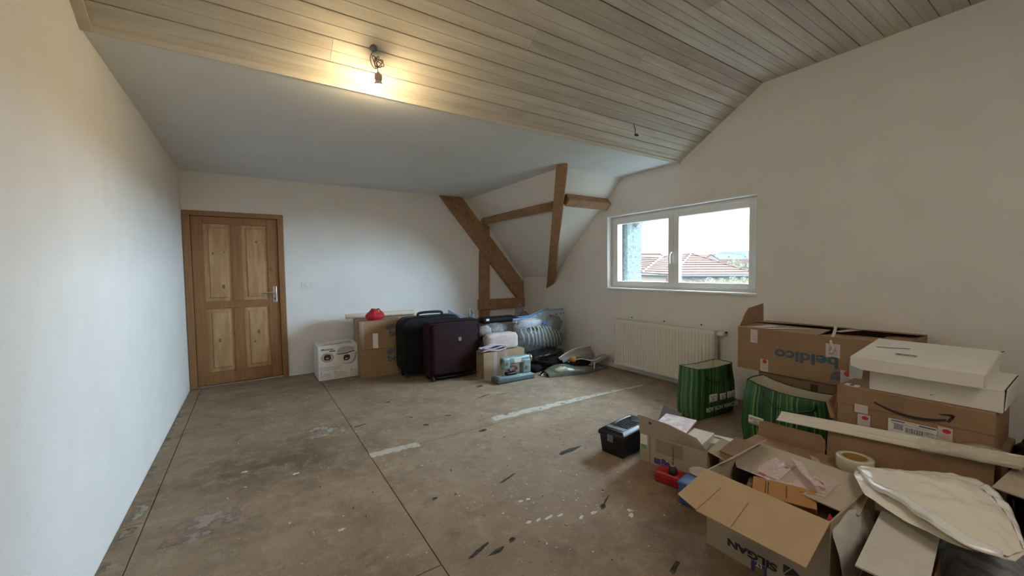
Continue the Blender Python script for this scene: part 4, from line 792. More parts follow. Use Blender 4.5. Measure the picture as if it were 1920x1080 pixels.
# ------------------------------------------------------------------ green shopping bags
def shopper(label, loc, rz, w, d, h, sag, sd, tags_, writing):
    t = thing('shopping_bag', label, 'bag', loc, rz, 'green striped shopping bags')
    def P(u, v):
        a = (u % 1.0)*2*(w+d)
        if a < w: x, y = a, 0
        elif a < w+d: x, y = w, a-w
        elif a < 2*w+d: x, y = w-(a-w-d), d
        else: x, y = 0, d-(a-2*w-d)
        cx, cy = x-w/2, y-d/2
        e = 1+.02*math.sin(6*v); bul = .035*math.sin(math.pi*v)
        k = noise.noise(Vector((u*9+sd, v*2.2, sd)))*.018*(.3+v)+noise.noise(Vector((u*26+sd, v*5, sd)))*.006
        # squeeze: the mouth gets rounder
        rr = math.hypot(cx/(w/2), cy/(d/2)); sc = 1+(1/max(rr,.95)-1)*.13*v
        x = cx*e*sc*(1+bul)+w/2+k*.6; y = cy*e*sc*(1+bul*1.5)+d/2+k
        z = h*v - sag(x/w, y/d)*v**3
        if v < .12: z += .010*noise.noise(Vector((u*20, v*9, sd)))*v*8
        return Vector((x, y, max(z, .002)))
    g = G(); g.grid(P, 96, 22); obj('bag_body', g, green_m, t, smooth=True, solid=.002)
    def I(u, v):
        p = P(u, .25+.735*v); c_ = Vector((w/2, d/2, p.z)); return c_+(p-c_)*.975
    obj('lining', G().grid(I, 96, 8), beige_cl, t, smooth=True)
    obj('base', G().box(.01,.01,.003,w-.01,d-.01,.006), green_m, t)
    obj('hem', G().tube([P(k/96, .985) for k in range(97)], .004, 6), mat('dark_green_hem', (.01,.05,.02), .5) if 'dark_green_hem' not in bpy.data.materials else bpy.data.materials['dark_green_hem'], t, smooth=True)
    for hy in (0, 1):
        u0 = .5*w/(2*(w+d)) if hy == 0 else (1.5*w+d)/(2*(w+d)); du = .10
        pts = [P(u0-du,.9), P(u0-du*.9,.80), P(u0-du*.3,.70), P(u0+du*.3,.70), P(u0+du*.9,.80), P(u0+du,.9)]
        c_ = Vector((w/2, d/2, 0)); sgn = -1 if hy == 0 else 1
        if hy == 0: obj('handle', G().tube(smooth_pts([p+Vector((0,-.008,0)) for p in pts]), .006, 6), green_m, t, smooth=True)
    for u0, u1, v0, v1 in tags_:
        obj('white_tag', G().grid(lambda a, b: P(u0+(u1-u0)*a, v0+(v1-v0)*b-.05*a*(v1-v0))+Vector((0,-.005,0)), 6, 4), paper, t, smooth=True, solid=.001)
        for k in range(2): obj('tag_print', G().grid(lambda a, b: P(u0+(u1-u0)*(.12+.7*a), v1-(v1-v0)*(.18+.14*k+.06*b)-.02*a*(v1-v0))+Vector((0,-.0075,0)), 6, 1), grey_ink, t)
        oo = obj('tag_print', G().lathe([(.018,0), (.018,-.001)], (0,0,0), 16, 'y'), grey_ink, t); p = P((u0+u1)/2, v0+(v1-v0)*.35); oo.location = p+Vector((0,-.0062,0)); oo.scale = (1,1,.6)
    if writing: text('RDV BON MARCHÉ', .052, paper, t, (w*.62, -.026, .085), name='lettering', bold=.0015, rot=(90,0,-0))
    return t
W1, D1 = .52, .20; per = 2*(W1+D1)
shopper('green striped shopping bag standing open in front of the radiator', (3.235, 1.985, 0), -6, W1, D1, .475, lambda a, b: .012*math.sin(3*a)+.01, 3.0,
        [((.16)/per, (.27)/per, .30,.45), (.30/per, .385/per, .30,.43), (.405/per,.47/per,.30,.43), (.478/per,.515/per,.31,.44)], True)
W2, D2 = .60, .25; per2 = 2*(W2+D2)
shopper('green striped shopping bag slumped below the long wall carton', (3.20, 1.565, 0), -91, W2, D2, .485, lambda a, b: .035*max(0,math.sin(3.1*a))+.03*a, 9.0,
        [(.05/per2,.15/per2,.30,.44), (.19/per2,.28/per2,.27,.38), (.31/per2,.40/per2,.27,.36), (.44/per2,.53/per2,.24,.33)], False)

# ------------------------------------------------------------------ long carton on the wall side
lower = carton('carton', 'brown carton on floor supporting the long carton by the window wall', 'box', (3.53, 1.615, 0), -90, .92, .56, .486, kraft_dark, tape=None)
face(lower, 'hand_hole', rect(.37,.36,.42,.46), dark_gap)
lc = thing('long_carton', 'long brown carton lying open along the window wall', 'box', (3.51, 1.777, .489), -90)
LW, LD, LH = 1.047, .585, .350
obj('base_panel', G().box(0,0,0,LW,LD,.006), kraft, lc); obj('front_panel', G().box(0,0,.006,LW,.006,LH), kraft, lc, bevel=.002); obj('back_panel', G().box(0,LD-.006,.006,LW,LD,LH), kraft, lc, bevel=.002)
obj('end_panel', G().box(0,.006,.006,.006,LD-.006,LH), kraft, lc); obj('end_panel', G().box(LW-.006,.006,.006,LW,LD-.006,LH), kraft, lc)
obj('end_flap', G().panel([(0,.02,LH), (0,LD-.14,LH), (-.012,LD-.12,LH+.175), (-.012,.20,LH+.15), (-.006,.13,LH+.11), (-.002,.08,LH+.06)], .005, (1,0,0)), kraft, lc)
obj('long_flap', G().panel([(.0,.003,LH), (LW*.55,.003,LH-.004), (LW*.55,.25,LH+.012), (.0,.28,LH+.008)], .005, (0,0,1)), kraft, lc)
obj('long_flap', G().panel([(LW*.55,.003,LH-.004), (LW,.003,LH-.02), (LW,.29,LH-.012), (LW*.58,.28,LH-.018)], .005, (0,0,1)), kraft, lc)
obj('long_flap', G().panel([(.0,LD-.003,LH), (LW,LD-.003,LH), (LW,.30,LH+.03), (.40,.27,LH+.035), (.0,.29,LH+.016)], .005, (0,0,1)), kraft, lc)
obj('end_flap', G().panel([(LW,.02,LH), (LW,LD-.03,LH), (LW-.16,LD-.08,LH+.002), (LW-.16,.06,LH-.02)], .005, (0,0,1)), kraft, lc)
text('beldico', .112, blue_ink, lc, (.50, -.001, .168), (90, 180, 0), bold=.003, width=.415); leaf_logo(lc, .705, .078, .062, leaf_ink, -1)
def tapelab(t, x, z, w=.05, h=.085, dot=True):
    a = face(t, 'tape_label', rect(x,z,x+w,z+h), mat('milky_tape', (.60,.52,.50), .25) if 'milky_tape' not in bpy.data.materials else bpy.data.materials['milky_tape'], off=.0006)
    if dot: o = obj('red_dot', G().lathe([(w*.28,-.0016), (w*.28,-.0022)], (0,0,0), 14, 'y'), red_ink, t); o.location = (x+w*.55, 0, z+h*.82)
    for k in range(2): face(t, 'pink_print', rect(x+w*.3, z+h*(.2+.25*k), x+w*.85, z+h*(.3+.25*k)), pink_ink, off=.0014)
tapelab(lc, .105, .23, .055, .11, False); tapelab(lc, .185, .004, .06, .10); tapelab(lc, .63, .20, .085, .10, False); tapelab(lc, .72, .0, .075, .12)
def tp(pts, z=.002): return obj('tape', G().panel(pts, .001, (0,0,1)), bpy.data.materials['milky_tape'], lc)
tp([(.09,-.002,LH+.008), (.16,-.002,LH+.008), (.26,.16,LH+.015), (.16,.20,LH+.015)]); tp([(.17,.0,LH+.008), (.24,.0,LH+.008), (.50,.20,LH+.016), (.43,.21,LH+.016)]); tp([(.62,.20,LH+.014), (.66,.19,LH+.014), (.78,.32,LH+.036), (.70,.34,LH+.036)])
obj('tape_ribbon', G().tube(smooth_pts([(.665,-.012,.235), (.68,-.012,.27), (.66,.0,.31), (.665,.04,.37), (.668,.06,.42)]), .010, 6), bpy.data.materials['milky_tape'], lc, smooth=True)

# ------------------------------------------------------------------ right hand stack
u1 = carton('carton', 'brown carton on floor beneath the smile printed carton', 'box', (3.0, .95, 0), -90, .68, .51, .384, kraft_dark, tape=None)
az = thing('parcel_carton', 'brown parcel carton with black smile arrow under the white boxes', 'box', (3.0, .915, .385), -90)
obj('body', G().box(0,0,0,.62,.51,.238), kraft, az, bevel=.006); obj('lid_edge', G().box(-.002,-.003,.13,.622,.001,.238), kraft, az, bevel=.002)
obj('side_flap', G().panel([(-.005,.02,.02), (-.03,.0,.02), (-.06,.02,.11), (-.03,.10,.16), (-.002,.12,.2)], .004, (-1,-.3,.2)), kraft, az)
N_ = 18; up_, lo_ = [], []
for k in range(N_+1):
    t = k/N_; x = .174+.285*t; z = .176-.142*t+.125*t*t; w_ = .0025+.0055*math.sin(math.pi*min(1,t*.62+.12)); up_.append((x,z+w_)); lo_.append((x,z-w_))
for k in range(N_): face(az, 'smile_arrow', [lo_[k], lo_[k+1], up_[k+1], up_[k]], ink, off=.004) if False else None
g = G()
for k in range(N_): g.panel([(x,-.004,z) for x, z in (lo_[k], lo_[k+1], up_[k+1], up_[k])], .0008, (0,-1,0))
for q in ([(.428,.181), (.440,.187), (.478,.196), (.474,.184)], [(.478,.196), (.490,.190), (.482,.176), (.470,.182)], [(.490,.190), (.484,.170), (.470,.149), (.460,.151), (.472,.178)]): g.panel([(x,-.004,z) for x, z in q], .0008, (0,-1,0))
obj('smile_arrow', g, ink, az)
lab = face(az, 'shipping_label', rect(.236,.012,.428,.104), paper, off=.004, th=.001)
def lf(n, x0, z0, x1_, z1, m_): obj(n, G().panel([(x,-.0052,z) for x, z in rect(x0,z0,x1_,z1)], .0006, (0,-1,0)), m_, lab)
lf('label_print', .248,.093,.305,.099, violet_ink); lf('label_print', .36,.092,.425,.099, violet_ink); lf('label_print', .31,.095,.355,.098, grey_ink)
for k in range(4): lf('label_print', .26,.052+k*.008,.298,.056+k*.008, violet_ink)
for k in range(22): lf('barcode_bar', .307+k*.0050,.045,.307+k*.0050+(.0016,.003,.001,.0024)[k % 4],.072, violet_ink)
lf('label_print', .31,.025,.35,.031, violet_ink)
for k in range(2): lf('label_print', .248,.079+k*.006,.41,.081+k*.006, grey_ink)
for x, z, w, h, dt in ((.085,.095,.062,.05,False), (.10,.0,.058,.09,True), (.430,.03,.054,.09,True)): 
    a = face(az, 'tape_label', rect(x,z,x+w,z+h), bpy.data.materials['milky_tape'], off=.0042)
    if dt: o = obj('red_dot', G().lathe([(.016,-.0050), (.016,-.0056)], (0,0,0), 14, 'y'), red_ink, az); o.location = (x+w*.6, 0, z+h*.78); o.scale = (1,1,.7)
for k in range(3): face(az, 'pink_print', rect(.44,.045+k*.014,.475,.053+k*.014), pink_ink, off=.0052)
face(az, 'tape', rect(.24,.15,.30,.236), mat('smudged_tape', (.24,.15,.085), .35), off=.0036); obj('barcode_label', G().panel([(.02,.03,.2385), (.09,.02,.2385), (.09,.075,.2385), (.02,.085,.2385)], .0008, (0,0,1)), paper, az); obj('barcode_print', G().panel([(.045,.035,.2395), (.065,.032,.2395), (.065,.07,.2395), (.045,.073,.2395)], .0006, (0,0,1)), ink, az)
wl = thing('white_carton', 'lower flat white carton lying on the smile printed carton', 'box', (3.03, .775, .6245), -90, 'flat white cartons')
obj('body', rbox(0,0,0,.50,.50,.116,.004,2), white_card, wl); obj('tuck_flap', G().panel([(.503,.02,.012), (.503,.48,.012), (.506,.46,.112), (.506,.04,.112)], .003, (1,0,0)), white_card, wl); obj('seam', G().box(.50,.02,.108,.505,.49,.1115), dark_gap, wl)
obj('scuff', G().panel(rect3 := [(.25,-.0006,.030), (.262,-.0006,.029), (.262,-.0006,.032), (.25,-.0006,.033)], .0004, (0,-1,0)), ink, wl)
wt = thing('white_carton', 'upper flat white carton with handwriting on its raised lid', 'box', (2.985, .85, .742), -90, 'flat white cartons')
obj('tray', rbox(0,0,0,.515,.50,.064,.004,2), white_card, wt)
nz = Vector((0,-.085,.5)).normalized()
lidp = [(-.002,-.003,.065), (.517,-.003,.065), (.517,.515,.118), (-.002,.515,.118)]
obj('lid', G().panel(lidp, .005, (0,-.1,1)), white_card, wt); obj('lid_side', G().panel([(.517,-.003,.065), (.517,.515,.118), (.517,.50,.06), (.517,.0,.005)], .004, (1,0,0)), white_card, wt)
obj('lid_front', G().panel([(-.002,-.003,.001), (.517,-.003,.001), (.517,-.003,.069), (-.002,-.003,.069)], .003, (0,-1,0)), white_card, wt)
lang = math.degrees(math.atan2(.053,.518))
text('SFR', .085, ink, wt, (.200, .185, .0912), (lang, 0, 184), name='handwriting', bold=.0012, width=.10)
obj('pen_line', G().tube(smooth_pts([(.045,.285,.1008), (.10,.295,.1016), (.16,.315,.1036), (.188,.325,.1046)]), .0025, 6), ink, wt); obj('lid_tab', G().panel([(.517,.505,.114), (.527,.52,.118), (.53,.515,.121), (.517,.50,.118)], .003, (0,0,1)), ink, wt)
obj('plastic_pouch', G().panel([(-.004,-.008,-.055), (.055,-.008,-.055), (.060,-.008,.0), (-.004,-.008,.02)], .0015, (0,-1,0)), clear('pouch_film', (.9,.9,.9), .55, .2, (.5,.52,.52), .4), wt)

# low box with standing flaps, moulding and tape roll
lb = thing('low_carton', 'low brown carton with upright flaps behind the open near carton', 'box', (2.40, 1.32, 0), -90)
BW, BD, BH = 1.04, .47, .215
obj('body', G().box(0,0,0,BW,BD,BH-.01), kraft, lb, bevel=.004)
obj('flap', G().panel([(.0,.0,BH-.006), (.34,.0,BH-.006), (.34,.22,BH+.02), (.0,.20,BH+.03)], .005, (0,0,1)), kraft_dark, lb); obj('flap', G().panel([(.36,.0,BH-.006), (BW,.0,BH-.006), (BW,.45,BH), (.36,.45,BH)], .005, (0,0,1)), kraft, lb)
obj('upright_flap', G().panel([(.0,BD,BH-.07), (.385,BD,BH-.07), (.385,BD+.02,BH+.07), (.36,BD+.022,BH+.10), (.04,BD+.03,BH+.085), (.005,BD+.028,BH+.075)], .005, (0,1,0)), kraft, lb)
obj('upright_flap', G().panel([(.395,BD+.005,BH-.07), (BW,BD+.005,BH-.03), (BW,BD+.02,BH+.195), (.62,BD+.02,BH+.165), (.395,BD+.02,BH+.14)], .005, (0,1,0)), kraft, lb)
obj('torn_edge', G().panel([(.40,.34,BH+.006), (.46,.24,BH+.006), (.43,.20,BH+.03), (.37,.30,BH+.03)], .005, (0,0,1)), kraft_in, lb)
obj('tape', G().panel([(.60,BD+.0175,BH+.02), (.66,BD+.0175,BH+.02), (.66,BD+.0195,BH+.13), (.60,BD+.0195,BH+.13)], .0012, (0,-1,0)), bpy.data.materials['milky_tape'], lb); obj('tape', G().panel([(.93,BD+.0165,BH+.0), (1.0,BD+.0165,BH+.0), (1.0,BD+.0195,BH+.10), (.93,BD+.0195,BH+.10)], .0012, (0,-1,0)), bpy.data.materials['milky_tape'], lb)
tr_ = thing('tape_roll', 'roll of clear packing tape standing flat on low carton', 'tape', (2.775, .762, BH+.006))
obj('tape_body', G().lathe([(.062,0), (.080,0), (.083,.004), (.083,.066), (.080,.07), (.057,.07), (.055,.066), (.055,.004), (.057,0)], (0,0,0), 40), tape_roll_m, tr_, smooth=True); obj('core', G().lathe([(.0545,.002), (.0545,.067), (.0505,.068), (.0505,.002)], (0,0,0), 36), core_m, tr_, smooth=True)
ml = thing('cornice_moulding', 'long white polystyrene moulding lying across the carton flaps', 'moulding', (2.885, 1.20, .338), -90)
pf = [(-.012,.0), (.045,.0), (.062,.026), (.062,.046), (.056,.046), (.050,.034), (.036,.022), (.018,.020), (.012,.010), (-.012,.006)]
g = G().prism([(y, z) for y, z in pf], 'x', 0, 1.0)
for i, (x, y, z) in enumerate(g.v): g.v[i] = (x, y, z+.085*x)
obj('strip', g, mat('cream_white_moulding', (.70,.66,.57), .55), ml)
obj('wrapping', G().grid(lambda u, v: (.68+.42*u, .030+.058*math.cos(2*math.pi*v)*(1+.7*u+.3*math.sin(9*u)), .085*(.68+.42*u)+.024+.042*math.sin(2*math.pi*v)*(1-.45*u)+.012*math.sin(14*u+7*v)), 24, 16), film_l, ml, smooth=True)

# toolbox, small carton with books, drill case
tb = thing('toolbox', 'black plastic toolbox with carry handle beside small open carton', 'toolbox', (2.125, 2.07, 0), -82)
g = G(); TW, TD, TH = .205, .40, .135
g.add([(.012,.012,0), (TW-.012,.012,0), (TW-.012,TD-.012,0), (.012,TD-.012,0), (0,0,TH), (TW,0,TH), (TW,TD,TH), (0,TD,TH)], [(0,1,2,3), (4,5,6,7), (0,1,5,4), (1,2,6,5), (2,3,7,6), (3,0,4,7)]); obj('tray', g, black_pl, tb, bevel=.008, seg=3)
g = G().add([(-.008,-.008,TH), (TW+.008,-.008,TH), (TW+.008,TD+.008,TH), (-.008,TD+.008,TH), (-.008,-.008,TH+.028), (TW+.008,-.008,TH+.028), (TW+.008,TD+.008,TH+.028), (-.008,TD+.008,TH+.028), (.02,.02,TH+.05), (TW-.02,.02,TH+.05), (TW-.02,TD-.02,TH+.05), (.02,TD-.02,TH+.05)], [(0,1,2,3), (0,1,5,4), (1,2,6,5), (2,3,7,6), (3,0,4,7), (4,5,9,8), (5,6,10,9), (6,7,11,10), (7,4,8,11), (8,9,10,11)]); obj('lid', g, black_pl, tb, bevel=.006, seg=3)
obj('handle', G().tube(smooth_pts([(TW/2-.03,.10,TH+.05), (TW/2-.03,.11,TH+.07), (TW/2-.03,.29,TH+.07), (TW/2-.03,.30,TH+.05)]), .009, 8), grey_pl, tb, smooth=True)
for k in range(6): obj('lid_rib', G().box(TW/2+.005,.11+k*.03,TH+.048,TW-.03,.122+k*.03,TH+.055), black_pl, tb, bevel=.002)
obj('lid_panel', G().box(.03,.04,TH+.048,TW-.03,.085,TH+.055), grey_pl, tb, bevel=.003); obj('latch', G().box(TW/2-.025,-.014,TH-.03,TW/2+.025,-.008,TH+.02), grey_pl, tb, bevel=.003)
sb = thing('open_carton', 'small grey brown open carton holding papers, next to black toolbox', 'box', (2.26, 1.81, 0), -78)
SW_, SD_, SH_ = .45, .29, .195
obj('front_panel', G().box(0,0,0,SW_,.005,SH_), tan_box, sb, bevel=.002); obj('back_panel', G().box(0,SD_-.005,0,SW_,SD_,SH_), tan_box, sb); obj('side_panel', G().box(0,.005,0,.005,SD_-.005,SH_), tan_box, sb); obj('side_panel', G().box(SW_-.005,.005,0,SW_,SD_-.005,SH_), tan_box, sb); obj('base_panel', G().box(.005,.005,0,SW_-.005,SD_-.005,.005), tan_box, sb)
obj('front_flap', G().panel([(.0,.0,SH_), (SW_,.0,SH_), (SW_-.02,-.006,SH_+.03), (SW_-.06,-.010,SH_+.075), (.20,-.016,SH_+.12), (.02,-.02,SH_+.135), (-.008,-.02,SH_+.135)], .004, (0,1,0)), tan_box, sb)
obj('side_flap', G().panel([(SW_,.01,SH_), (SW_,SD_-.01,SH_), (SW_+.15,SD_-.02,SH_-.02), (SW_+.15,.03,SH_-.05)], .004, (0,0,1)), tan_box, sb)
obj('back_flap', G().panel([(.0,SD_,SH_), (.17,SD_,SH_), (.15,SD_+.08,SH_+.07), (.0,SD_+.10,SH_+.09)], .004, (0,0,1)), grey_pl, sb)
face(sb, 'paper_label', rect(.005,.085,.055,.19), paper); face(sb, 'green_print', rect(.007,.087,.053,.12), mat('green_print', (.16,.30,.10), .6), off=.0008); face(sb, 'edge_line', rect(.072,.0,.075,SH_), dark_gap); face(sb, 'faded_label', rect(.115,.09,.30,.185), mat('faded_kraft_print', (.27,.22,.155), .8)); face(sb, 'print_block', rect(.105,.012,.15,.05), violet_ink)
text('Ba', .06, violet_ink, sb, (.185,-.001,.033), name='lettering', bold=.003); o = obj('printed_text', G().panel([(.07,-.0145,SH_+.085), (.09,-.0145,SH_+.085), (.095,-.016,SH_+.10), (.075,-.0165,SH_+.105)], .001, (0,-1,0)), violet_ink, sb)
def book(name, label, loc, rz, w, d, h, cover, cat='book', tilt=(0,0)):
    t = thing(name, label, cat, loc, rz); t.rotation_euler[0] = R(tilt[0]); t.rotation_euler[1] = R(tilt[1])
    obj('pages', G().box(.003,.003,.0015,w-.003,d-.003,h-.0015), paper, t); obj('cover', G().box(0,0,h-.0015,w,d,h), cover, t); obj('cover', G().box(0,0,0,w,d,.0015), cover, t); return t
book('paper_stack', 'thick cream paper stack inside the small open carton', (2.285, 1.77, .02), -78, .21, .25, .19, white_card, 'papers')
mg = book('magazine', 'pink and white magazine lying on papers in small open carton', (2.31, 1.755, .225), -74, .22, .30, .012, mat('pink_magazine_cover', (.45,.22,.25), .3, (.60,.50,.50), 14, contrast=(.45,.6)), 'magazine', (3,0))
obj('title_print', G().box(.03,.22,.012,.15,.26,.0126), paper, mg)
book('paper_stack', 'loose white paper stack at window side of small open carton', (2.34, 1.545, .02), -78, .135, .24, .205, paper, 'papers')
book('book', 'white book slid between the small carton and its side flap', (2.52, 1.45, .145), -70, .12, .16, .04, paper)
rc = thing('drill_case', 'red plastic case on floor in front of small open carton', 'case', (2.105, 1.575, 0), -78)
obj('case_body', rbox(0,0,.0,.26,.11,.072,.012,3), red_pl, rc, smooth=True); obj('seam', G().box(-.001,-.001,.034,.261,.111,.037), dark_rub, rc); obj('latch', G().box(.05,-.006,.022,.09,.0,.05), red_pl, rc, bevel=.003)
ch = thing('drill_chuck', 'black drill chuck with upright steel bit standing on red case', 'drill chuck', (2.155, 1.475, .0725))
obj('chuck_body', G().lathe([(.020,0), (.027,.004), (.028,.016), (.025,.030), (.018,.042), (.012,.046)], (0,0,0), 20), dark_rub, ch, smooth=True); obj('collar', G().lathe([(.012,.046), (.012,.052), (.006,.055)], (0,0,0), 16), chrome, ch)
def twist(u, v): t = 2*math.pi*u; a = v*18; r = .0042*(1+.45*math.cos(2*t)); return (r*math.cos(t+a), r*math.sin(t+a), .055+.125*v)
obj('bit', G().grid(twist, 16, 60), mat('bronze_steel', (.30,.19,.10), .3, metal=1), ch, smooth=True)
bl = thing('blue_box', 'blue plastic tub on floor beside the near open carton', 'tub', (2.01, 1.345, 0), -80)
obj('tub_body', rbox(0,0,0,.19,.12,.125,.02,4), blue_pl, bl, smooth=True); obj('lid', rbox(-.004,-.004,.112,.194,.124,.132,.009,3), blue_pl, bl, smooth=True)
wtb = thing('paint_pot', 'white round pot with rim behind the blue tub', 'pot', (2.195, 1.325, 0))
obj('pot_body', G().lathe([(.048,0), (.052,.13), (.056,.132), (.056,.142), (.050,.142), (.047,.125), (.002,.125)], (0,0,0), 28), mat('milky_pot_plastic', (.48,.45,.40), .4), wtb, smooth=True)

# ------------------------------------------------------------------ near open carton with flaps
sg = thing('open_carton', 'large near open carton with wide front flap folded out', 'box', (1.828, 1.064, 0), -90.4)
CW, CD, CH = .495, .51, .370
obj('front_panel', G().box(0,0,0,CW,.006,CH), tan_box, sg, bevel=.002); obj('back_panel', G().box(0,CD-.006,0,CW,CD,CH), tan_box, sg); obj('end_panel', G().box(0,.006,0,.006,CD-.006,CH), kraft_in, sg); obj('end_panel', G().box(CW-.006,.006,0,CW,CD-.006,CH), tan_box, sg); obj('base_panel', G().box(.006,.006,0,CW-.006,CD-.006,.006), kraft_dark, sg)
obj('front_flap', G().panel([(-.002,.0,CH), (CW-.0,.0,CH), (CW+.012,-.245,CH-.068), (.10,-.250,CH-.070), (.098,-.245,CH-.069), (-.012,-.215,CH-.062)], .005, (0,-.27,1)), kraft_pale, sg)
def slit(a, b): 
    a, b = Vector(a), Vector(b); obj('slit', G().panel([a, b, b+Vector((.003,0,0)), a+Vector((.003,0,0))], .0006, (0,-.27,1)), kraft_dark, sg)
def fp(x, t): return (x, -.25*t, CH-.07*t+.0052)
slit(fp(.11,.30), fp(.098,1)); slit(fp(.235,.35), fp(.245,.98))
obj('back_flap', G().panel([(x, CD-.31*t, CH-.034*t) for x, t in ((.0,0), (CW,0), (CW+.03,.97), (CW-.03,1.05), (.03,.97), (.0,.8))], .005, (0,-.11,1)), kraft_in, sg)
obj('end_flap', G().panel([(.0,CD-.01,CH), (.0,.08,CH), (.045,.12,CH+.035), (.05,CD-.03,CH+.05)], .004, (1,0,-.6)), kraft_in, sg)
def tq(pts, m_=None): return obj('tape', G().panel(pts, .001, (0,.1,1)), m_ or clear_tape, sg)
def bf(x, t): return (x, CD-.31*t, CH+.0065-.034*t)
glossy_tape = clear('glossy_milky_tape', (.90,.82,.80), .7, .09, (.74,.60,.57), .9, 30)
tq([bf(.10,.98), bf(.22,.98), bf(.22,.35), bf(.12,.33)], glossy_tape); tq([bf(.04,1.02), bf(.34,1.0), bf(.34,.90), bf(.04,.92)], glossy_tape); tq([bf(.26,.95), bf(.40,.90), bf(.40,.42), bf(.29,.45)], glossy_tape)
obj('tape_curl', G().grid(lambda u, v: (.22+.16*u+.02*math.sin(6*v), CD-.31*(.35+.5*u)-.02*v, CH+.012-.02*u+.022*math.sin(math.pi*v)+.006*math.sin(9*u)), 14, 8), glossy_tape, sg, smooth=True)
for x, t, r in ((.20,.5,.010), (.345,.58,.018), (.15,.93,.016), (.32,.98,.012)):
    p = bf(x, t); o = obj('red_print', G().lathe([(r,0), (r,.0006)], (0,0,0), 14), red_ink, sg); o.location = (p[0], p[1], p[2]+.0016); o.scale = (1,.6,1)
for x0, t0 in ((.29,.72), (.32,.8), (.36,.74), (.24,.45)): p = bf(x0, t0); obj('pink_print', G().box(p[0], p[1], p[2]+.0012, p[0]+.03, p[1]+.008, p[2]+.0018), pink_ink, sg)
text('SILGAN', .044, ink, sg, (.208,-.001,.0705), (90,180,0), bold=.002, width=.21); text('CLOSURES', .020, grey_ink, sg, (.208,-.001,.104), (90,180,0), width=.205)
face(sg, 'fan_emblem', [(.337,.108), (.338,.068), (.366,.108)], ink); face(sg, 'fan_emblem', [(.341,.065), (.345,.062), (.398,.094), (.372,.110)], ink); face(sg, 'fan_emblem', [(.35,.060), (.415,.060), (.415,.082), (.402,.090)], ink)
face(sg, 'blue_label', rect(.21,.002,.275,.048), violet_ink); face(sg, 'blue_label', rect(.226,.002,.262,.036), bpy.data.materials['smudged_tape'], off=.0008); text('LT', .022, paper, sg, (.243,-.002,.042), (90,180,0), name='lettering', bold=.001)
o = obj('dark_garment', G().ball((0,0,0), (.15,.16,.13), 30, 14, .2, 3, 51), black_cl, None, smooth=True); o.location = (2.03,.86,.135); tag(o, 'black cloth bundle inside the near open carton', 'clothes')
o = obj('dark_garment', G().ball((0,0,0), (.12,.10,.11), 30, 14, .2, 3, 53), mat('dark_brown_cloth', (.035,.022,.015), .85), None, smooth=True); o.location = (2.0,.66,.12); tag(o, 'dark brown cloth at mailer end of the near open carton', 'clothes')
ox = thing('orange_carton', 'small orange brown carton tilted inside the near open carton', 'box', (1.925,.90,.245), -68); ox.rotation_euler[0] = R(24)
obj('body', G().box(0,0,0,.24,.10,.075), orange_m, ox, bevel=.003); 
for x in (.05,.06,.13): obj('print_line', G().box(x,.02,.0752,x+.003,.085,.0758), ink, ox)
for i, (x, lb_) in enumerate(((1.99,'pale wooden batten leaning in far end of near open carton'), (1.93,'second pale wooden batten nearer the folded out flap'))):
    o = obj('wooden_batten', G().box(-.011,-.011,0,.011,.011,.30), mat('pale_wood', (.42,.34,.24), .6, (.50,.41,.30), 6) if i == 0 else bpy.data.materials['pale_wood'], None, bevel=.002); o.location = (x,1.03-.02*i,.02); o.rotation_euler = (R(14),R(12),0); tag(o, lb_, 'batten')
o = obj('red_tag', G().panel([(0,0,0), (.022,.0,.0), (.008,.0,.026)], .005, (0,-1,0)), mat('bright_red_card', (.65,.03,.05), .5), None); o.location = (1.855,.59,.362); o.rotation_euler = (0,0,R(-60)); tag(o, 'bright red pointed tag at corner of the near open carton', 'tag')
o = obj('brown_board', G().box(-.03,-.2,-.004,.03,.2,.004), kraft_in, None); o.location = (2.06,.66,.26); o.rotation_euler = (R(0),R(10),R(-62)); tag(o, 'brown card strip lying across the near open carton', 'card')

# ------------------------------------------------------------------ mailers
def outline_lerp(pts, t):
    n = len(pts); f_ = t*n; i = int(f_) % n; k = f_-int(f_); a, b = pts[i], pts[(i+1) % n]; return (a[0]+(b[0]-a[0])*k, a[1]+(b[1]-a[1])*k)
def pillow(name, label, cat, pts, z, hgt, m_, sd=1, tilt=(0,0), sag=.0, nu=72, nv=14, par=None):
    cx = sum(p[0] for p in pts)/len(pts); cy = sum(p[1] for p in pts)/len(pts); rel = [(p[0]-cx, p[1]-cy) for p in pts]; g = G()
    for side in (1, -1):
        def P(u, v):
            x, y = outline_lerp(rel, u); r = 1-v; x *= r; y *= r
            e = 1-r**2.6; q = noise.noise(Vector((x*7, y*7, sd)))*.5+noise.noise(Vector((x*19, y*19, sd+3)))*.22
            zz = side*hgt*e*(1+.55*q) + (.006*noise.noise(Vector((x*30, y*30, sd+9))) if v > .02 else .008*noise.noise(Vector((x*12, y*12, sd))))
            if side < 0: zz *= .45
            return (x, y, zz+tilt[0]*x+tilt[1]*y)
        g.grid(P, nu, nv)
    o = obj(name, g, m_, par, smooth=True); o.location = (cx, cy, z); return tag(o, label, cat) if cat else o
MP = [(2.334,.636), (2.42,.535), (2.502,.43), (2.564,.358), (2.566,.30), (2.50,.245), (2.387,.19), (2.24,.155), (2.10,.128), (2.01,.145), (1.96,.233), (1.966,.307), (1.998,.395), (2.05,.482), (2.10,.545), (2.179,.582), (2.26,.622)]
ma = thing('poly_mailer', 'big glossy white poly mailer on top of the near pile', 'mailer', (0,0,0))
pillow('mailer_body', None, None, MP, .405, .036, mailer_m, 4, par=ma)
UP_ = smooth_pts([(2.345,.634,0), (2.50,.432,0), (2.57,.345,0), (2.545,.265,0), (2.387,.19,0), (2.10,.130,0)], 8)
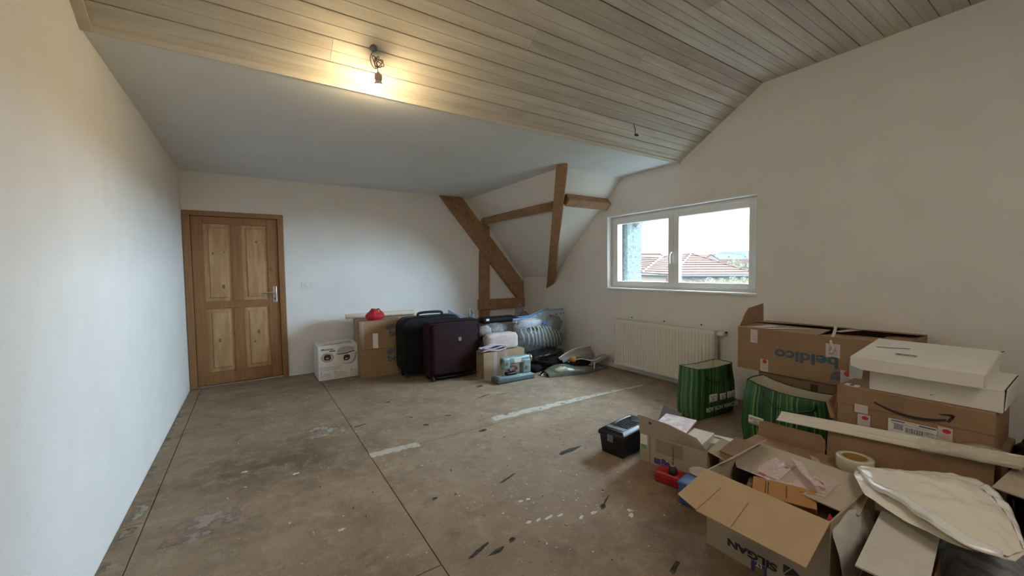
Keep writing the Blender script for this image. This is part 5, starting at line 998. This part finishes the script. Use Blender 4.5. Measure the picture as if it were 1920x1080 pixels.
CR_ = smooth_pts([(2.325,.632,0), (2.15,.528,0), (2.07,.428,0), (1.995,.34,0), (1.965,.25,0), (2.01,.155,0)], 8)
def pick(P, a): f_ = a*(len(P)-1); i = min(len(P)-2, int(f_)); return P[i].lerp(P[i+1], f_-i)
def front(a, b):
    p = pick(UP_, a).lerp(pick(CR_, a), b); open_ = math.sin(math.pi*min(1, a*1.02))**.8
    z = .414+.062*math.sin(math.pi*(.08+.72*b))*open_+.010*noise.noise(Vector((p.x*8, p.y*8, 2)))+.007*noise.noise(Vector((p.x*20, p.y*26, 7)))+.010*max(0, .25-abs(noise.noise(Vector((p.x*6+p.y*9, p.y*3, 4)))))-.004*b
    z += .012*math.exp(-((b-.55)/.07)**2)*math.sin(5*a+1)*open_
    return (p.x, p.y, z)
obj('front_sheet', G().grid(front, 48, 30), mailer_m, ma, smooth=True, solid=.0012)
def seal(a, b):
    q = front(.60+.40*a, .02+.16*b); return (q[0], q[1], q[2]+.0035+.0025*math.sin(31*a+4*b))
obj('seal_strip', G().grid(seal, 30, 5), mat('highlight_film', (.80,.81,.82), .16), ma, smooth=True, solid=.001)  # seal strip in brighter, cooler film, painting the daylight highlight on the rim
def lipf(a, b):
    q = front(.05+.90*a, .93+.07*b); return (q[0]-.012*b, q[1]-.006*b, q[2]+.003-.010*b*b)
obj('lip_fold', G().grid(lipf, 36, 4), bpy.data.materials['highlight_film'], ma, smooth=True, solid=.001)  # lip's highlight painted with a brighter film than its sheet
EP = [(0,.0), (.36,.0), (.36,.30), (.20,.345), (.03,.315)]
en = thing('padded_envelope', 'pale padded envelope with dark print leaning on near open carton', 'envelope', (1.80,.480,.03)); en.rotation_euler = (R(74),0,R(-3))
pillow('envelope_body', None, None, EP, .0, .022, bubble_m, 6, nu=48, nv=10, par=en)
for k in range(4): obj('print_line', G().box(.12+.012*k,.12+.03*k,.026,.24+.01*k,.134+.03*k,.0275), mat('faded_print', (.13,.10,.07), .7) if k == 0 else bpy.data.materials['faded_print'], en)
obj('fold', G().grid(lambda u, v: (.07+.28*u, .02+.09*v*(1-.3*u), .024+.022*math.sin(math.pi*v)), 12, 6), bubble_m, en, smooth=True, solid=.002)
gb = thing('grey_carton', 'grey lined carton with lid ajar beneath the poly mailer', 'box', (1.715,.455,0), -85)
GWd, GD, GH = .165, .39, .30
obj('body', G().add([(0,0,0), (GWd,0,0), (GWd,GD,0), (0,GD,0), (0,0,GH-.03), (GWd,0,GH-.03), (GWd,GD,GH-.03), (0,GD,GH-.03)], [(0,1,2,3), (0,1,5,4), (1,2,6,5), (2,3,7,6), (3,0,4,7)]), kraft_dark, gb, solid=.005); obj('dark_interior', G().box(.008,.008,.05,GWd-.008,GD-.008,.10), dark_gap, gb)  # near-black block painted in for the shade inside the carton
obj('lid', G().panel([(-.005,-.015,GH+.022), (GWd+.0,-.015,GH+.015), (GWd,GD,GH+.055), (.0,GD,GH+.055)], .006, (0,0,1)), bubble_m, gb)
gs = thing('striped_bag', 'smoky clear bag with grey stripes under the poly mailer corner', 'bag', (2.33,.235,0))
o = obj('contents', G().ball((0,0,.15), (.19,.12,.135), 36, 16, .12, 3, 61, flat=.004, power=.7), mat('grey_stripe_cloth', (.13,.14,.145), .7, (.50,.51,.52), 7, (6,1,1), contrast=(.4,.6)), gs, smooth=True); obj('film', G().ball((0,0,.16), (.205,.135,.15), 36, 16, .15, 3.5, 62, flat=.003, power=.7), smoke_f, gs, smooth=True)
rc2 = carton('carton', 'pale topped brown carton at the pile end nearest the viewer', 'box', (2.50,.07,0), -90, .50, .46, .385, kraft_dark, tape=None)
obj('loose_flap', G().panel([(-.19,.13,.392), (.30,.0,.39), (.30,.44,.395), (-.16,.44,.398)], .005, (0,0,1)), kraft_in, rc2)
bb = heap('bin_bag', 'dark bin bag against wall right of the smile printed carton', 'bag', (3.42, .02, 0), (.36,.24,.30), black_bag, .2, 3, 71, .8)
